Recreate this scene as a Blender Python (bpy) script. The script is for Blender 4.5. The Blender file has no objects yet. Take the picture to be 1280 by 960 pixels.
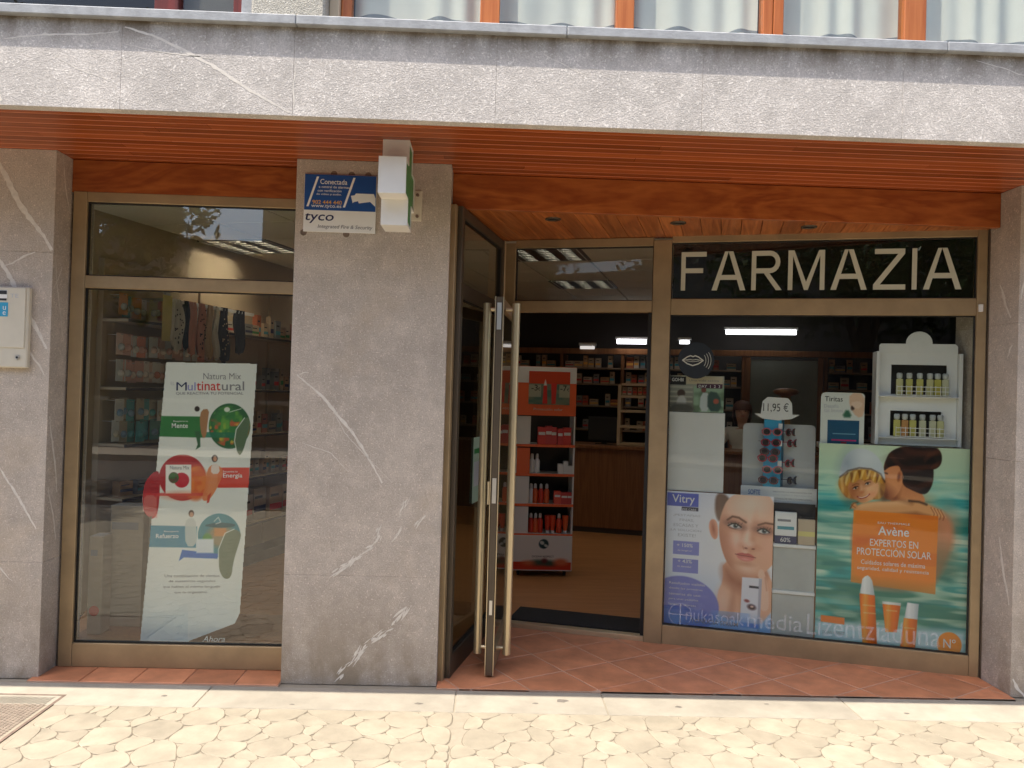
import bpy, bmesh, math, random
import numpy as np
from mathutils import Vector, Matrix, noise as mnoise
random.seed(7); rng = np.random.default_rng(7)
PI = math.pi
sc = bpy.context.scene
COL = sc.collection

# ------------------------------------------------------------------ camera
cam = bpy.data.cameras.new('camera'); camo = bpy.data.objects.new('camera', cam); COL.objects.link(camo)
cam.sensor_width = 36.0; cam.lens = 28.125; cam.clip_start = 0.05; cam.clip_end = 500
yaw, pitch, roll, D, H = 0.0267, 0.0107, 0.029, 4.3494, 1.6
cy, sy = math.cos(yaw), math.sin(yaw)
fwd = Vector((sy*math.cos(pitch), cy*math.cos(pitch), math.sin(pitch)))
rgt = Vector((cy, -sy, 0)); up = rgt.cross(fwd)
r2 = math.cos(roll)*rgt + math.sin(roll)*up
u2 = -math.sin(roll)*rgt + math.cos(roll)*up
camo.matrix_world = Matrix(((r2.x, u2.x, -fwd.x, 0), (r2.y, u2.y, -fwd.y, -D), (r2.z, u2.z, -fwd.z, H), (0, 0, 0, 1)))
sc.camera = camo
# ------------------------------------------------------------------ sky and sun
sun_dir = Vector((-0.29, -0.2105, 0.968)).normalized()
elev = math.asin(sun_dir.z); azim = math.atan2(sun_dir.x, sun_dir.y)
world = bpy.data.worlds.new('World'); sc.world = world; world.use_nodes = True
wn = world.node_tree; bg = wn.nodes['Background']
sky = wn.nodes.new('ShaderNodeTexSky'); sky.sky_type = 'NISHITA'; sky.sun_disc = False
sky.sun_elevation = elev; sky.sun_rotation = azim; sky.altitude = 10; sky.dust_density = 2.5; sky.ozone_density = 0.5
wn.links.new(sky.outputs[0], bg.inputs['Color']); bg.inputs['Strength'].default_value = 0.15
sl = bpy.data.lights.new('sun', 'SUN'); sl.energy = 3.1; sl.angle = math.radians(0.5); sl.color = (1, 0.93, 0.82)
so = bpy.data.objects.new('sun', sl); COL.objects.link(so); so.rotation_euler = sun_dir.to_track_quat('Z', 'Y').to_euler()
sc.view_settings.view_transform = 'Standard'; sc.view_settings.look = 'None'; sc.view_settings.gamma = 1
sc.view_settings.use_curve_mapping = False; sc.view_settings.exposure = 1.32
sc.cycles.use_denoising = True; sc.cycles.max_bounces = 8; sc.cycles.diffuse_bounces = 5
sc.cycles.transparent_max_bounces = 16; sc.cycles.caustics_reflective = False; sc.cycles.caustics_refractive = False
sc.cycles.sample_clamp_indirect = 6

# ------------------------------------------------------------------ helpers: materials
def lin(c):
    return tuple((x/12.92 if x <= 0.04045 else ((x+0.055)/1.055)**2.4) for x in c)
def N(nt, t, **kw):
    n = nt.nodes.new(t)
    for k, v in kw.items():
        if k in n.inputs: n.inputs[k].default_value = v
        else: setattr(n, k, v)
    return n
def mat(name, col, rough=0.5, metal=0.0, spec=0.5, var=0.12, vs=6.0, bump=0.0, bs=60.0, rnd=0.0, stretch=(1, 1, 1), emit=None, coat=0.0, alpha=1.0, dark=None, detail=6):
    """base colour times noise in object space, optional per-object variation and bump"""
    m = bpy.data.materials.new(name); m.use_nodes = True; nt = m.node_tree
    b = nt.nodes['Principled BSDF']
    b.inputs['Roughness'].default_value = rough; b.inputs['Metallic'].default_value = metal
    b.inputs['Specular IOR Level'].default_value = spec; b.inputs['Coat Weight'].default_value = coat; b.inputs['Alpha'].default_value = alpha
    tc = N(nt, 'ShaderNodeTexCoord'); oi = N(nt, 'ShaderNodeObjectInfo')
    off = N(nt, 'ShaderNodeVectorMath', operation='SCALE'); off.inputs['Scale'].default_value = 37.0
    cmb = N(nt, 'ShaderNodeCombineXYZ'); 
    for i in range(3): nt.links.new(oi.outputs['Random'], cmb.inputs[i])
    nt.links.new(cmb.outputs[0], off.inputs[0])
    mp = N(nt, 'ShaderNodeMapping'); mp.inputs['Scale'].default_value = stretch
    nt.links.new(tc.outputs['Object'], mp.inputs['Vector'])
    add = N(nt, 'ShaderNodeVectorMath', operation='ADD'); nt.links.new(mp.outputs[0], add.inputs[0]); nt.links.new(off.outputs[0], add.inputs[1])
    nz = N(nt, 'ShaderNodeTexNoise'); nz.inputs['Scale'].default_value = vs; nz.inputs['Detail'].default_value = detail; nz.inputs['Roughness'].default_value = 0.6
    nt.links.new(add.outputs[0], nz.inputs['Vector'])
    mr = N(nt, 'ShaderNodeMapRange'); mr.inputs['From Min'].default_value = 0.25; mr.inputs['From Max'].default_value = 0.75
    mr.inputs['To Min'].default_value = 1-var; mr.inputs['To Max'].default_value = 1+var; nt.links.new(nz.outputs['Fac'], mr.inputs['Value'])
    mr2 = N(nt, 'ShaderNodeMapRange'); mr2.inputs['To Min'].default_value = 1-rnd; mr2.inputs['To Max'].default_value = 1+rnd; nt.links.new(oi.outputs['Random'], mr2.inputs['Value'])
    mu = N(nt, 'ShaderNodeMath', operation='MULTIPLY'); nt.links.new(mr.outputs[0], mu.inputs[0]); nt.links.new(mr2.outputs[0], mu.inputs[1])
    vm = N(nt, 'ShaderNodeVectorMath', operation='SCALE'); vm.inputs[0].default_value = col[:3]; nt.links.new(mu.outputs[0], vm.inputs['Scale'])
    nt.links.new(vm.outputs[0], b.inputs['Base Color'])
    m['vm'] = vm.name
    if bump:
        n2 = N(nt, 'ShaderNodeTexNoise'); n2.inputs['Scale'].default_value = bs; n2.inputs['Detail'].default_value = 4
        nt.links.new(add.outputs[0], n2.inputs['Vector'])
        bp = N(nt, 'ShaderNodeBump'); bp.inputs['Strength'].default_value = bump; bp.inputs['Distance'].default_value = 0.004
        nt.links.new(n2.outputs['Fac'], bp.inputs['Height']); nt.links.new(bp.outputs[0], b.inputs['Normal'])
    if emit:
        b.inputs['Emission Color'].default_value = (*emit[:3], 1); b.inputs['Emission Strength'].default_value = emit[3]
    return m
def palette(name, cols, rough=0.45, spec=0.5):
    """a colour per object picked from a palette"""
    m = bpy.data.materials.new(name); m.use_nodes = True; nt = m.node_tree; b = nt.nodes['Principled BSDF']
    b.inputs['Roughness'].default_value = rough; b.inputs['Specular IOR Level'].default_value = spec
    oi = N(nt, 'ShaderNodeObjectInfo'); cr = N(nt, 'ShaderNodeValToRGB'); cr.color_ramp.interpolation = 'CONSTANT'
    el = cr.color_ramp.elements
    while len(el) > 1: el.remove(el[-1])
    el[0].position = 0; el[0].color = (*cols[0], 1)
    for i, c in enumerate(cols[1:], 1):
        e = el.new(i/len(cols)); e.color = (*c, 1)
    nt.links.new(oi.outputs['Random'], cr.inputs[0]); nt.links.new(cr.outputs[0], b.inputs['Base Color'])
    return m
def glassmat(name, ior=1.75, tint=(1, 1, 1), rough=0.0, bump=0.0):
    m = bpy.data.materials.new(name); m.use_nodes = True; nt = m.node_tree; nt.nodes.clear()
    o = N(nt, 'ShaderNodeOutputMaterial'); mx = N(nt, 'ShaderNodeMixShader'); tr = N(nt, 'ShaderNodeBsdfTransparent'); gl = N(nt, 'ShaderNodeBsdfGlossy')
    tr.inputs['Color'].default_value = (*tint, 1); gl.inputs['Roughness'].default_value = rough; gl.inputs['Color'].default_value = (1, 1, 1, 1)
    fr = N(nt, 'ShaderNodeFresnel'); fr.inputs['IOR'].default_value = ior
    geo = N(nt, 'ShaderNodeNewGeometry'); inv = N(nt, 'ShaderNodeMath', operation='SUBTRACT'); inv.inputs[0].default_value = 1.0
    nt.links.new(geo.outputs['Backfacing'], inv.inputs[1]); mu = N(nt, 'ShaderNodeMath', operation='MULTIPLY')
    nt.links.new(fr.outputs[0], mu.inputs[0]); nt.links.new(inv.outputs[0], mu.inputs[1]); nt.links.new(mu.outputs[0], mx.inputs[0])
    nt.links.new(tr.outputs[0], mx.inputs[1]); nt.links.new(gl.outputs[0], mx.inputs[2]); nt.links.new(mx.outputs[0], o.inputs[0])
    if bump:
        tc = N(nt, 'ShaderNodeTexCoord'); nz = N(nt, 'ShaderNodeTexNoise'); nz.inputs['Scale'].default_value = 2.2; nz.inputs['Detail'].default_value = 1
        nt.links.new(tc.outputs['Object'], nz.inputs['Vector']); bp = N(nt, 'ShaderNodeBump'); bp.inputs['Strength'].default_value = bump; bp.inputs['Distance'].default_value = 0.02
        nt.links.new(nz.outputs['Fac'], bp.inputs['Height']); nt.links.new(bp.outputs[0], gl.inputs['Normal'])
    return m
def printmat(name, rough=0.45, gain=1.0):
    m = bpy.data.materials.new(name); m.use_nodes = True; nt = m.node_tree; b = nt.nodes['Principled BSDF']
    a = N(nt, 'ShaderNodeVertexColor'); a.layer_name = 'ink'; b.inputs['Roughness'].default_value = rough; b.inputs['Specular IOR Level'].default_value = 0.3
    nt.links.new(a.outputs['Color'], b.inputs['Base Color']); return m

def stone_mat(name, base, stain=0.0, ztop=3.2, bumpd=0.0035):
    """bush-hammered grey limestone: pits, pale clouds, fine pale threads, brown water stains"""
    m = bpy.data.materials.new(name); m.use_nodes = True; nt = m.node_tree; b = nt.nodes['Principled BSDF']; L = nt.links.new
    b.inputs['Roughness'].default_value = 0.85; b.inputs['Specular IOR Level'].default_value = 0.25
    g = N(nt, 'ShaderNodeNewGeometry'); P = g.outputs['Position']
    def noise(scale, det=5, rough=0.6, vec=P, dist=0.0):
        n = N(nt, 'ShaderNodeTexNoise'); n.inputs['Scale'].default_value = scale; n.inputs['Detail'].default_value = det
        n.inputs['Roughness'].default_value = rough; n.inputs['Distortion'].default_value = dist; L(vec, n.inputs['Vector']); return n.outputs['Fac']
    def rng_(v, a, c, lo, hi):
        r = N(nt, 'ShaderNodeMapRange'); L(v, r.inputs['Value'])
        for k, x in zip(('From Min', 'From Max', 'To Min', 'To Max'), (a, c, lo, hi)): r.inputs[k].default_value = x
        return r.outputs[0]
    def mix(f, a, c):
        x = N(nt, 'ShaderNodeMix', data_type='RGBA'); L(f, x.inputs[0])
        for i, y in ((6, a), (7, c)):
            if isinstance(y, tuple): x.inputs[i].default_value = (*y, 1)
            else: L(y, x.inputs[i])
        return x.outputs[2]
    big = noise(1.6, 4); med = noise(9, 6, 0.65); fine = noise(150, 2, 0.7); spk = noise(75, 2, 0.5)
    c = mix(rng_(big, 0.35, 0.65, 0, 1), tuple(x*0.9 for x in base), tuple(x*1.1 for x in base))
    c = mix(rng_(med, 0.50, 0.66, 0, 0.42), c, tuple(min(1, x*1.45) for x in base))
    c = mix(rng_(med, 0.46, 0.30, 0, 0.5), c, tuple(x*0.72 for x in base))
    c = mix(rng_(noise(26, 4, 0.7), 0.54, 0.68, 0, 0.30), c, tuple(min(1, x*1.5) for x in base))
    c = mix(rng_(noise(38, 4, 0.7), 0.46, 0.32, 0, 0.35), c, tuple(x*0.6 for x in base))
    c = mix(rng_(spk, 0.60, 0.70, 0, 0.5), c, tuple(min(1, x*1.7) for x in base))
    c = mix(rng_(fine, 0.35, 0.65, 0.5, 0), c, tuple(x*0.5 for x in base))
    sp = N(nt, 'ShaderNodeSeparateXYZ'); L(P, sp.inputs[0])
    if stain:
        mp = N(nt, 'ShaderNodeMapping'); mp.inputs['Scale'].default_value = (7, 7, 1.2); L(P, mp.inputs['Vector'])
        st = noise(1.0, 5, 0.6, mp.outputs[0])
        hz = rng_(sp.outputs['Z'], ztop-0.15, ztop, 0, 1)
        mu = N(nt, 'ShaderNodeMath', operation='MULTIPLY'); L(hz, mu.inputs[0]); L(rng_(st, 0.35, 0.62, 0.15, 1), mu.inputs[1])
        m2 = N(nt, 'ShaderNodeMath', operation='MULTIPLY'); L(mu.outputs[0], m2.inputs[0]); m2.inputs[1].default_value = stain
        c = mix(m2.outputs[0], c, (0.11, 0.075, 0.035))
    else:   # splash dirt in blotches near the pavement and brownish patches all over
        mp = N(nt, 'ShaderNodeMapping'); mp.inputs['Scale'].default_value = (2.2, 2.2, 1.3); L(P, mp.inputs['Vector'])
        st = noise(1.5, 6, 0.65, mp.outputs[0])
        hz = rng_(sp.outputs['Z'], 0.55, 0.0, 0, 1)
        mu = N(nt, 'ShaderNodeMath', operation='MULTIPLY'); L(hz, mu.inputs[0]); L(rng_(st, 0.40, 0.58, 0.1, 0.9), mu.inputs[1])
        c = mix(mu.outputs[0], c, tuple(x*0.42*y for x, y in zip(base, (1.1, 1.0, 0.8))))
        c = mix(rng_(noise(2.1, 4), 0.55, 0.72, 0, 0.35), c, (base[0]*0.95, base[1]*0.85, base[2]*0.68))
    L(c, b.inputs['Base Color'])
    ad = N(nt, 'ShaderNodeMath', operation='ADD'); sk_ = N(nt, 'ShaderNodeMath', operation='MULTIPLY'); L(spk, sk_.inputs[0]); sk_.inputs[1].default_value = 0.35; L(fine, ad.inputs[0]); L(sk_.outputs[0], ad.inputs[1])
    bp = N(nt, 'ShaderNodeBump'); bp.inputs['Strength'].default_value = 0.9; bp.inputs['Distance'].default_value = bumpd
    L(ad.outputs[0], bp.inputs['Height']); L(bp.outputs[0], b.inputs['Normal'])
    return m

def wood_mat(name, c1, c2, axis=0, rough=0.35, vary=0.3, scale=1.0, along=0.55):
    m = bpy.data.materials.new(name); m.use_nodes = True; nt = m.node_tree; b = nt.nodes['Principled BSDF']; L = nt.links.new
    b.inputs['Roughness'].default_value = rough; b.inputs['Specular IOR Level'].default_value = 0.4
    tc = N(nt, 'ShaderNodeTexCoord'); oi = N(nt, 'ShaderNodeObjectInfo')
    cmb = N(nt, 'ShaderNodeCombineXYZ')
    for i in range(3): L(oi.outputs['Random'], cmb.inputs[i])
    off = N(nt, 'ShaderNodeVectorMath', operation='SCALE'); off.inputs['Scale'].default_value = 53; L(cmb.outputs[0], off.inputs[0])
    mp = N(nt, 'ShaderNodeMapping'); s = [9*scale]*3; s[axis] = along*scale; mp.inputs['Scale'].default_value = s; L(tc.outputs['Object'], mp.inputs['Vector'])
    ad = N(nt, 'ShaderNodeVectorMath', operation='ADD'); L(mp.outputs[0], ad.inputs[0]); L(off.outputs[0], ad.inputs[1])
    n1 = N(nt, 'ShaderNodeTexNoise'); n1.inputs['Scale'].default_value = 1.0; n1.inputs['Detail'].default_value = 3; n1.inputs['Distortion'].default_value = 1.4; L(ad.outputs[0], n1.inputs['Vector'])
    mul = N(nt, 'ShaderNodeMath', operation='MULTIPLY'); L(n1.outputs['Fac'], mul.inputs[0]); mul.inputs[1].default_value = 9.0
    fr = N(nt, 'ShaderNodeMath', operation='PINGPONG'); L(mul.outputs[0], fr.inputs[0]); fr.inputs[1].default_value = 1.0
    n2 = N(nt, 'ShaderNodeTexNoise'); n2.inputs['Scale'].default_value = 9.0; n2.inputs['Detail'].default_value = 5; L(ad.outputs[0], n2.inputs['Vector'])
    av = N(nt, 'ShaderNodeMath', operation='MULTIPLY_ADD'); L(fr.outputs[0], av.inputs[0]); av.inputs[1].default_value = 0.55; L(n2.outputs['Fac'], av.inputs[2])
    cr = N(nt, 'ShaderNodeMapRange'); cr.inputs['From Min'].default_value = 0.3; cr.inputs['From Max'].default_value = 1.1; L(av.outputs[0], cr.inputs['Value'])
    mx = N(nt, 'ShaderNodeMix', data_type='RGBA'); mx.inputs[6].default_value = (*c1, 1); mx.inputs[7].default_value = (*c2, 1); L(cr.outputs[0], mx.inputs[0])
    mr = N(nt, 'ShaderNodeMapRange'); mr.inputs['To Min'].default_value = 1-vary; mr.inputs['To Max'].default_value = 1+vary*0.6; L(oi.outputs['Random'], mr.inputs['Value'])
    vm = N(nt, 'ShaderNodeVectorMath', operation='SCALE'); L(mx.outputs[2], vm.inputs[0]); L(mr.outputs[0], vm.inputs['Scale']); L(vm.outputs[0], b.inputs['Base Color'])
    bp = N(nt, 'ShaderNodeBump'); bp.inputs['Strength'].default_value = 0.15; bp.inputs['Distance'].default_value = 0.002; L(n2.outputs['Fac'], bp.inputs['Height']); L(bp.outputs[0], b.inputs['Normal'])
    return m

M = {}
M['stone'] = stone_mat('grey_limestone', (0.535, 0.462, 0.392))
M['fascia'] = stone_mat('fascia_limestone', (0.60, 0.555, 0.510), stain=1.0, ztop=3.24, bumpd=0.0028)
M['ledge'] = mat('grey_ledge_stone', (0.33, 0.34, 0.35), 0.7, var=0.25, vs=14, bump=0.3, bs=90)
M['vein'] = mat('white_calcite', (0.66, 0.61, 0.54), 0.7, var=0.15, vs=40)
M['soffit'] = wood_mat('varnished_soffit_wood', (0.37, 0.090, 0.024), (0.28, 0.060, 0.016), 0, 0.27, 0.26, 0.5, .25)
M['soffitedge'] = mat('highlight_plank_edge', (0.50, 0.135, 0.038), 0.4, var=.3, vs=3)  # lighter than the planks: the highlight along the joints is painted into the chamfers
M['lintel'] = wood_mat('varnished_lintel_wood', (0.47, 0.140, 0.034), (0.27, 0.062, 0.014), 0, 0.30, 0.15, 0.55, 2.0)
M['board'] = wood_mat('entrance_ceiling_wood', (0.60, 0.20, 0.055), (0.33, 0.085, 0.02), 1, 0.4, 0.25)
M['owood'] = wood_mat('orange_window_wood', (0.52, 0.17, 0.045), (0.38, 0.10, 0.022), 2, 0.35, 0.1)
M['rwood'] = wood_mat('dark_red_window_wood', (0.20, 0.03, 0.02), (0.12, 0.02, 0.012), 2, 0.35, 0.1)
M['alu'] = mat('bronze_anodised_aluminium', (0.37, 0.265, 0.145), 0.42, metal=0.35, var=0.2, vs=5, bump=.05, bs=60)
M['aludark'] = mat('dark_bronze_aluminium', (0.10, 0.075, 0.05), 0.45, metal=0.4, var=0.1)
M['alulight'] = mat('champagne_aluminium_tube', (0.66, 0.54, 0.34), 0.33, metal=0.7, var=0.06)
M['black'] = mat('black_rubber', (0.012, 0.011, 0.010), 0.6)
M['steel'] = mat('brushed_steel', (0.62, 0.6, 0.56), 0.35, metal=0.9)
M['glass'] = glassmat('shop_glass', 1.45, (0.90, 0.92, 0.90), bump=0.02)
M['glassleft'] = glassmat('left_shop_glass', 1.9, (0.96, 0.97, 0.93), bump=0.02)
M['glassdark'] = glassmat('tinted_shop_glass', 1.6, (0.80, 0.82, 0.78), bump=0.02)
M['tile'] = mat('terracotta_tile', (0.56, 0.225, 0.108), 0.5, var=0.28, vs=7, bump=0.12, bs=70, rnd=0.12)
M['grout'] = mat('pale_grout', (0.52, 0.34, 0.24), 0.9)
M['concrete'] = mat('smooth_concrete_band', (0.335, 0.298, 0.235), 0.85, var=0.20, vs=5, bump=0.25, bs=90, rnd=0.05)
M['paver'] = mat('stamped_concrete_stone', (0.315, 0.272, 0.200), 0.8, var=0.20, vs=7, bump=0.3, bs=70, rnd=0.10)
M['stainmat'] = mat('gum_stain', (0.16, 0.14, 0.115), 0.9, var=.3, vs=60)
M['jointring'] = mat('dark_joint_ring', (0.17, 0.14, 0.10), 0.95, var=.4, vs=12)  # dark flat ring that draws the joint line around each paving stone
M['paverbase'] = mat('stamped_concrete_bed', (0.305, 0.262, 0.195), 0.9, var=0.12, vs=20, bump=0.3, bs=90)
M['iron'] = mat('rusty_cast_iron', (0.21, 0.15, 0.115), 0.75, metal=0.3, var=0.4, vs=25, bump=0.3, bs=100)
M['ironlight'] = mat('worn_cast_iron', (0.42, 0.34, 0.27), 0.6, metal=0.3, var=0.25, vs=25)
M['asphalt'] = mat('asphalt', (0.05, 0.05, 0.052), 0.9, var=0.2, vs=30, bump=0.4, bs=150)
M['white'] = mat('white_painted_metal', (0.76, 0.74, 0.69), 0.4, var=0.05)
M['whitegloss'] = mat('white_plastic', (0.80, 0.80, 0.78), 0.35, var=0.03)
M['cream'] = mat('cream_enamelled_box', (0.62, 0.57, 0.46), 0.45, var=0.06, vs=9)
M['blue'] = mat('sign_blue', (0.012, 0.075, 0.29), 0.4, var=0.04)
M['navy'] = mat('navy_ink', (0.012, 0.02, 0.09), 0.5)
M['ink'] = mat('black_ink', (0.02, 0.02, 0.022), 0.5)
M['greyink'] = mat('grey_ink', (0.22, 0.22, 0.24), 0.5)
M['paleink'] = mat('pale_grey_ink', (0.45, 0.46, 0.50), 0.5)
M['whiteink'] = mat('white_ink', (0.82, 0.82, 0.80), 0.5, var=0.02)
M['creamink'] = mat('cream_film_lettering', (0.56, 0.57, 0.47), 0.5, var=0.02)
M['orangeink'] = mat('orange_ink', (0.80, 0.42, 0.08), 0.5)
M['redink'] = mat('red_ink', (0.60, 0.035, 0.03), 0.5)
M['greenink'] = mat('green_ink', (0.03, 0.22, 0.06), 0.5)
M['tealink'] = mat('teal_ink', (0.05, 0.30, 0.36), 0.5)
M['purpleink'] = mat('lavender_ink', (0.30, 0.30, 0.60), 0.5)
M['green'] = mat('green_led_panel', (0.03, 0.24, 0.05), 0.4, var=0.3, vs=70)
M['ceil'] = mat('ceiling_tile', (0.74, 0.71, 0.60), 0.85, var=0.03, vs=3)
M['ceilrail'] = mat('ceiling_grid_rail', (0.10, 0.09, 0.075), 0.7)
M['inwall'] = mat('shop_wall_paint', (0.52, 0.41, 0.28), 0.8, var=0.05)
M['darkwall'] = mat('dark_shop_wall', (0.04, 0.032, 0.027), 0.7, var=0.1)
M['shopfloor'] = wood_mat('shop_floor_laminate', (0.46, 0.215, 0.085), (0.35, 0.155, 0.055), 0, 0.35, 0.12)
M['counter'] = wood_mat('counter_wood', (0.28, 0.125, 0.048), (0.20, 0.08, 0.03), 2, 0.4, 0.1)
M['shelf'] = mat('beige_shelf_board', (0.50, 0.38, 0.24), 0.5, var=0.05)
M['shelfdark'] = mat('dark_shelf_edge', (0.06, 0.05, 0.04), 0.5)
M['matblack'] = mat('black_door_mat_fibre', (0.014, 0.012, 0.011), 0.95, var=0.4, vs=120, bump=0.8, bs=260)
M['tube'] = mat('fluorescent_tube', (0.9, 0.9, 0.9), 0.4, emit=(0.95, 0.93, 1.0, 2.2))
M['tubedim'] = mat('dim_fluorescent_tube', (0.9, 0.9, 0.9), 0.4, emit=(0.95, 0.9, 0.85, 0.28))
M['backshelf'] = mat('dark_beige_shelf', (0.27, 0.19, 0.12), 0.5)
M['lampglow'] = mat('louvre_lamp_tube', (0.9, 0.9, 0.9), 0.4, emit=(1.0, 0.93, 0.80, 26))
M['lampglow2'] = mat('bright_louvre_lamp_tube', (0.9, 0.9, 0.9), 0.4, emit=(1.0, 0.90, 0.74, 48))
M['louvre'] = mat('louvre_blade', (0.10, 0.095, 0.085), 0.35, metal=0.4)
M['spot'] = mat('spotlight_lens', (0.5, 0.48, 0.4), 0.2)
M['curtain'] = mat('voile_curtain', (0.82, 0.79, 0.73), 0.9, var=0.05, vs=5)
M['curtainband'] = mat('grey_curtain_band', (0.30, 0.31, 0.33), 0.9)
M['darkroom'] = mat('dark_room_paint', (0.10, 0.085, 0.075), 0.9)
M['print'] = printmat('printed_card')
M['cardboard'] = mat('white_card', (0.70, 0.70, 0.67), 0.6, var=0.03)
M['orange'] = mat('orange_board', (0.78, 0.12, 0.02), 0.45, var=0.05)
M['orangebottle'] = palette('orange_bottle_plastic', [(0.70, 0.07, 0.02), (0.62, 0.045, 0.02), (0.74, 0.12, 0.03)], 0.35)
M['redbox'] = palette('red_carton', [(0.58, 0.03, 0.02), (0.66, 0.06, 0.03), (0.50, 0.03, 0.03)], 0.4)
M['cap'] = mat('white_bottle_cap', (0.72, 0.70, 0.66), 0.35)
M['pack'] = palette('retail_pack_colours', [(0.78, 0.72, 0.64), (0.62, 0.26, 0.20), (0.80, 0.78, 0.72), (0.16, 0.36, 0.40), (0.60, 0.34, 0.27), (0.48, 0.42, 0.20), (0.58, 0.52, 0.50), (0.62, 0.30, 0.12)], 0.35)
M['pinkpack'] = palette('pastel_blister_colours', [(0.80, 0.50, 0.42), (0.82, 0.74, 0.66), (0.80, 0.34, 0.22), (0.66, 0.70, 0.70), (0.82, 0.62, 0.52), (0.80, 0.78, 0.72)], 0.25)
M['tealpack'] = palette('teal_pack_colours', [(0.16, 0.50, 0.50), (0.76, 0.78, 0.72), (0.20, 0.42, 0.36), (0.62, 0.56, 0.40), (0.30, 0.45, 0.58)], 0.3)
M['medbox'] = palette('medicine_box_colours', [(0.50, 0.42, 0.32), (0.44, 0.34, 0.23), (0.52, 0.46, 0.38), (0.46, 0.28, 0.14), (0.42, 0.13, 0.06), (0.22, 0.22, 0.22), (0.48, 0.36, 0.24)], 0.45)
M['perfume'] = palette('perfume_juice', [(0.60, 0.56, 0.16), (0.62, 0.60, 0.30), (0.55, 0.50, 0.10), (0.62, 0.62, 0.42)], 0.12, 0.8)
M['perfumeo'] = mat('amber_perfume_juice', (0.62, 0.32, 0.12), 0.12)
M['clearcap'] = mat('glassy_grey_cap', (0.50, 0.53, 0.52), 0.1, spec=0.9)
M['skyblue'] = mat('bright_blue_card', (0.04, 0.34, 0.56), 0.35, var=0.05)
M['skybluedark'] = mat('deep_blue_card', (0.025, 0.16, 0.28), 0.4)
M['shades'] = palette('sunglass_frames', [(0.30, 0.03, 0.05), (0.42, 0.05, 0.07), (0.16, 0.05, 0.05), (0.03, 0.03, 0.06), (0.45, 0.12, 0.14)], 0.2, 0.7)
M['lens'] = mat('dark_lens', (0.03, 0.02, 0.02), 0.06, spec=0.9)
M['yellow'] = mat('yellow_card', (0.66, 0.58, 0.20), 0.5)
M['skin'] = mat('skin', (0.60, 0.33, 0.22), 0.5, var=0.05)
M['hair'] = mat('brown_hair', (0.14, 0.05, 0.025), 0.5, var=0.3, vs=40)
M['coat'] = mat('white_coat_cloth', (0.74, 0.72, 0.66), 0.85)
M['leafmat'] = mat('tree_leaf', (0.055, 0.10, 0.025), 0.45, var=0.4, vs=3)
M['bark'] = mat('tree_bark', (0.12, 0.09, 0.065), 0.9, var=0.3, vs=20, bump=0.6, bs=40)
M['render'] = mat('opposite_house_render', (0.16, 0.14, 0.11), 0.85, var=0.1, vs=1)
M['darkglass'] = mat('dark_window_glass', (0.03, 0.035, 0.04), 0.1, spec=0.8)
M['cloth_white'] = mat('white_cotton', (0.66, 0.64, 0.58), 0.9); M['cloth_pink'] = mat('pink_cotton', (0.66, 0.32, 0.24), 0.9)
M['cloth_beige'] = mat('beige_cotton', (0.58, 0.42, 0.28), 0.9); M['cloth_dark'] = mat('dark_navy_cotton', (0.02, 0.02, 0.03), 0.9)
M['bluecar'] = mat('blue_carton', (0.10, 0.16, 0.36), 0.5)

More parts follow.
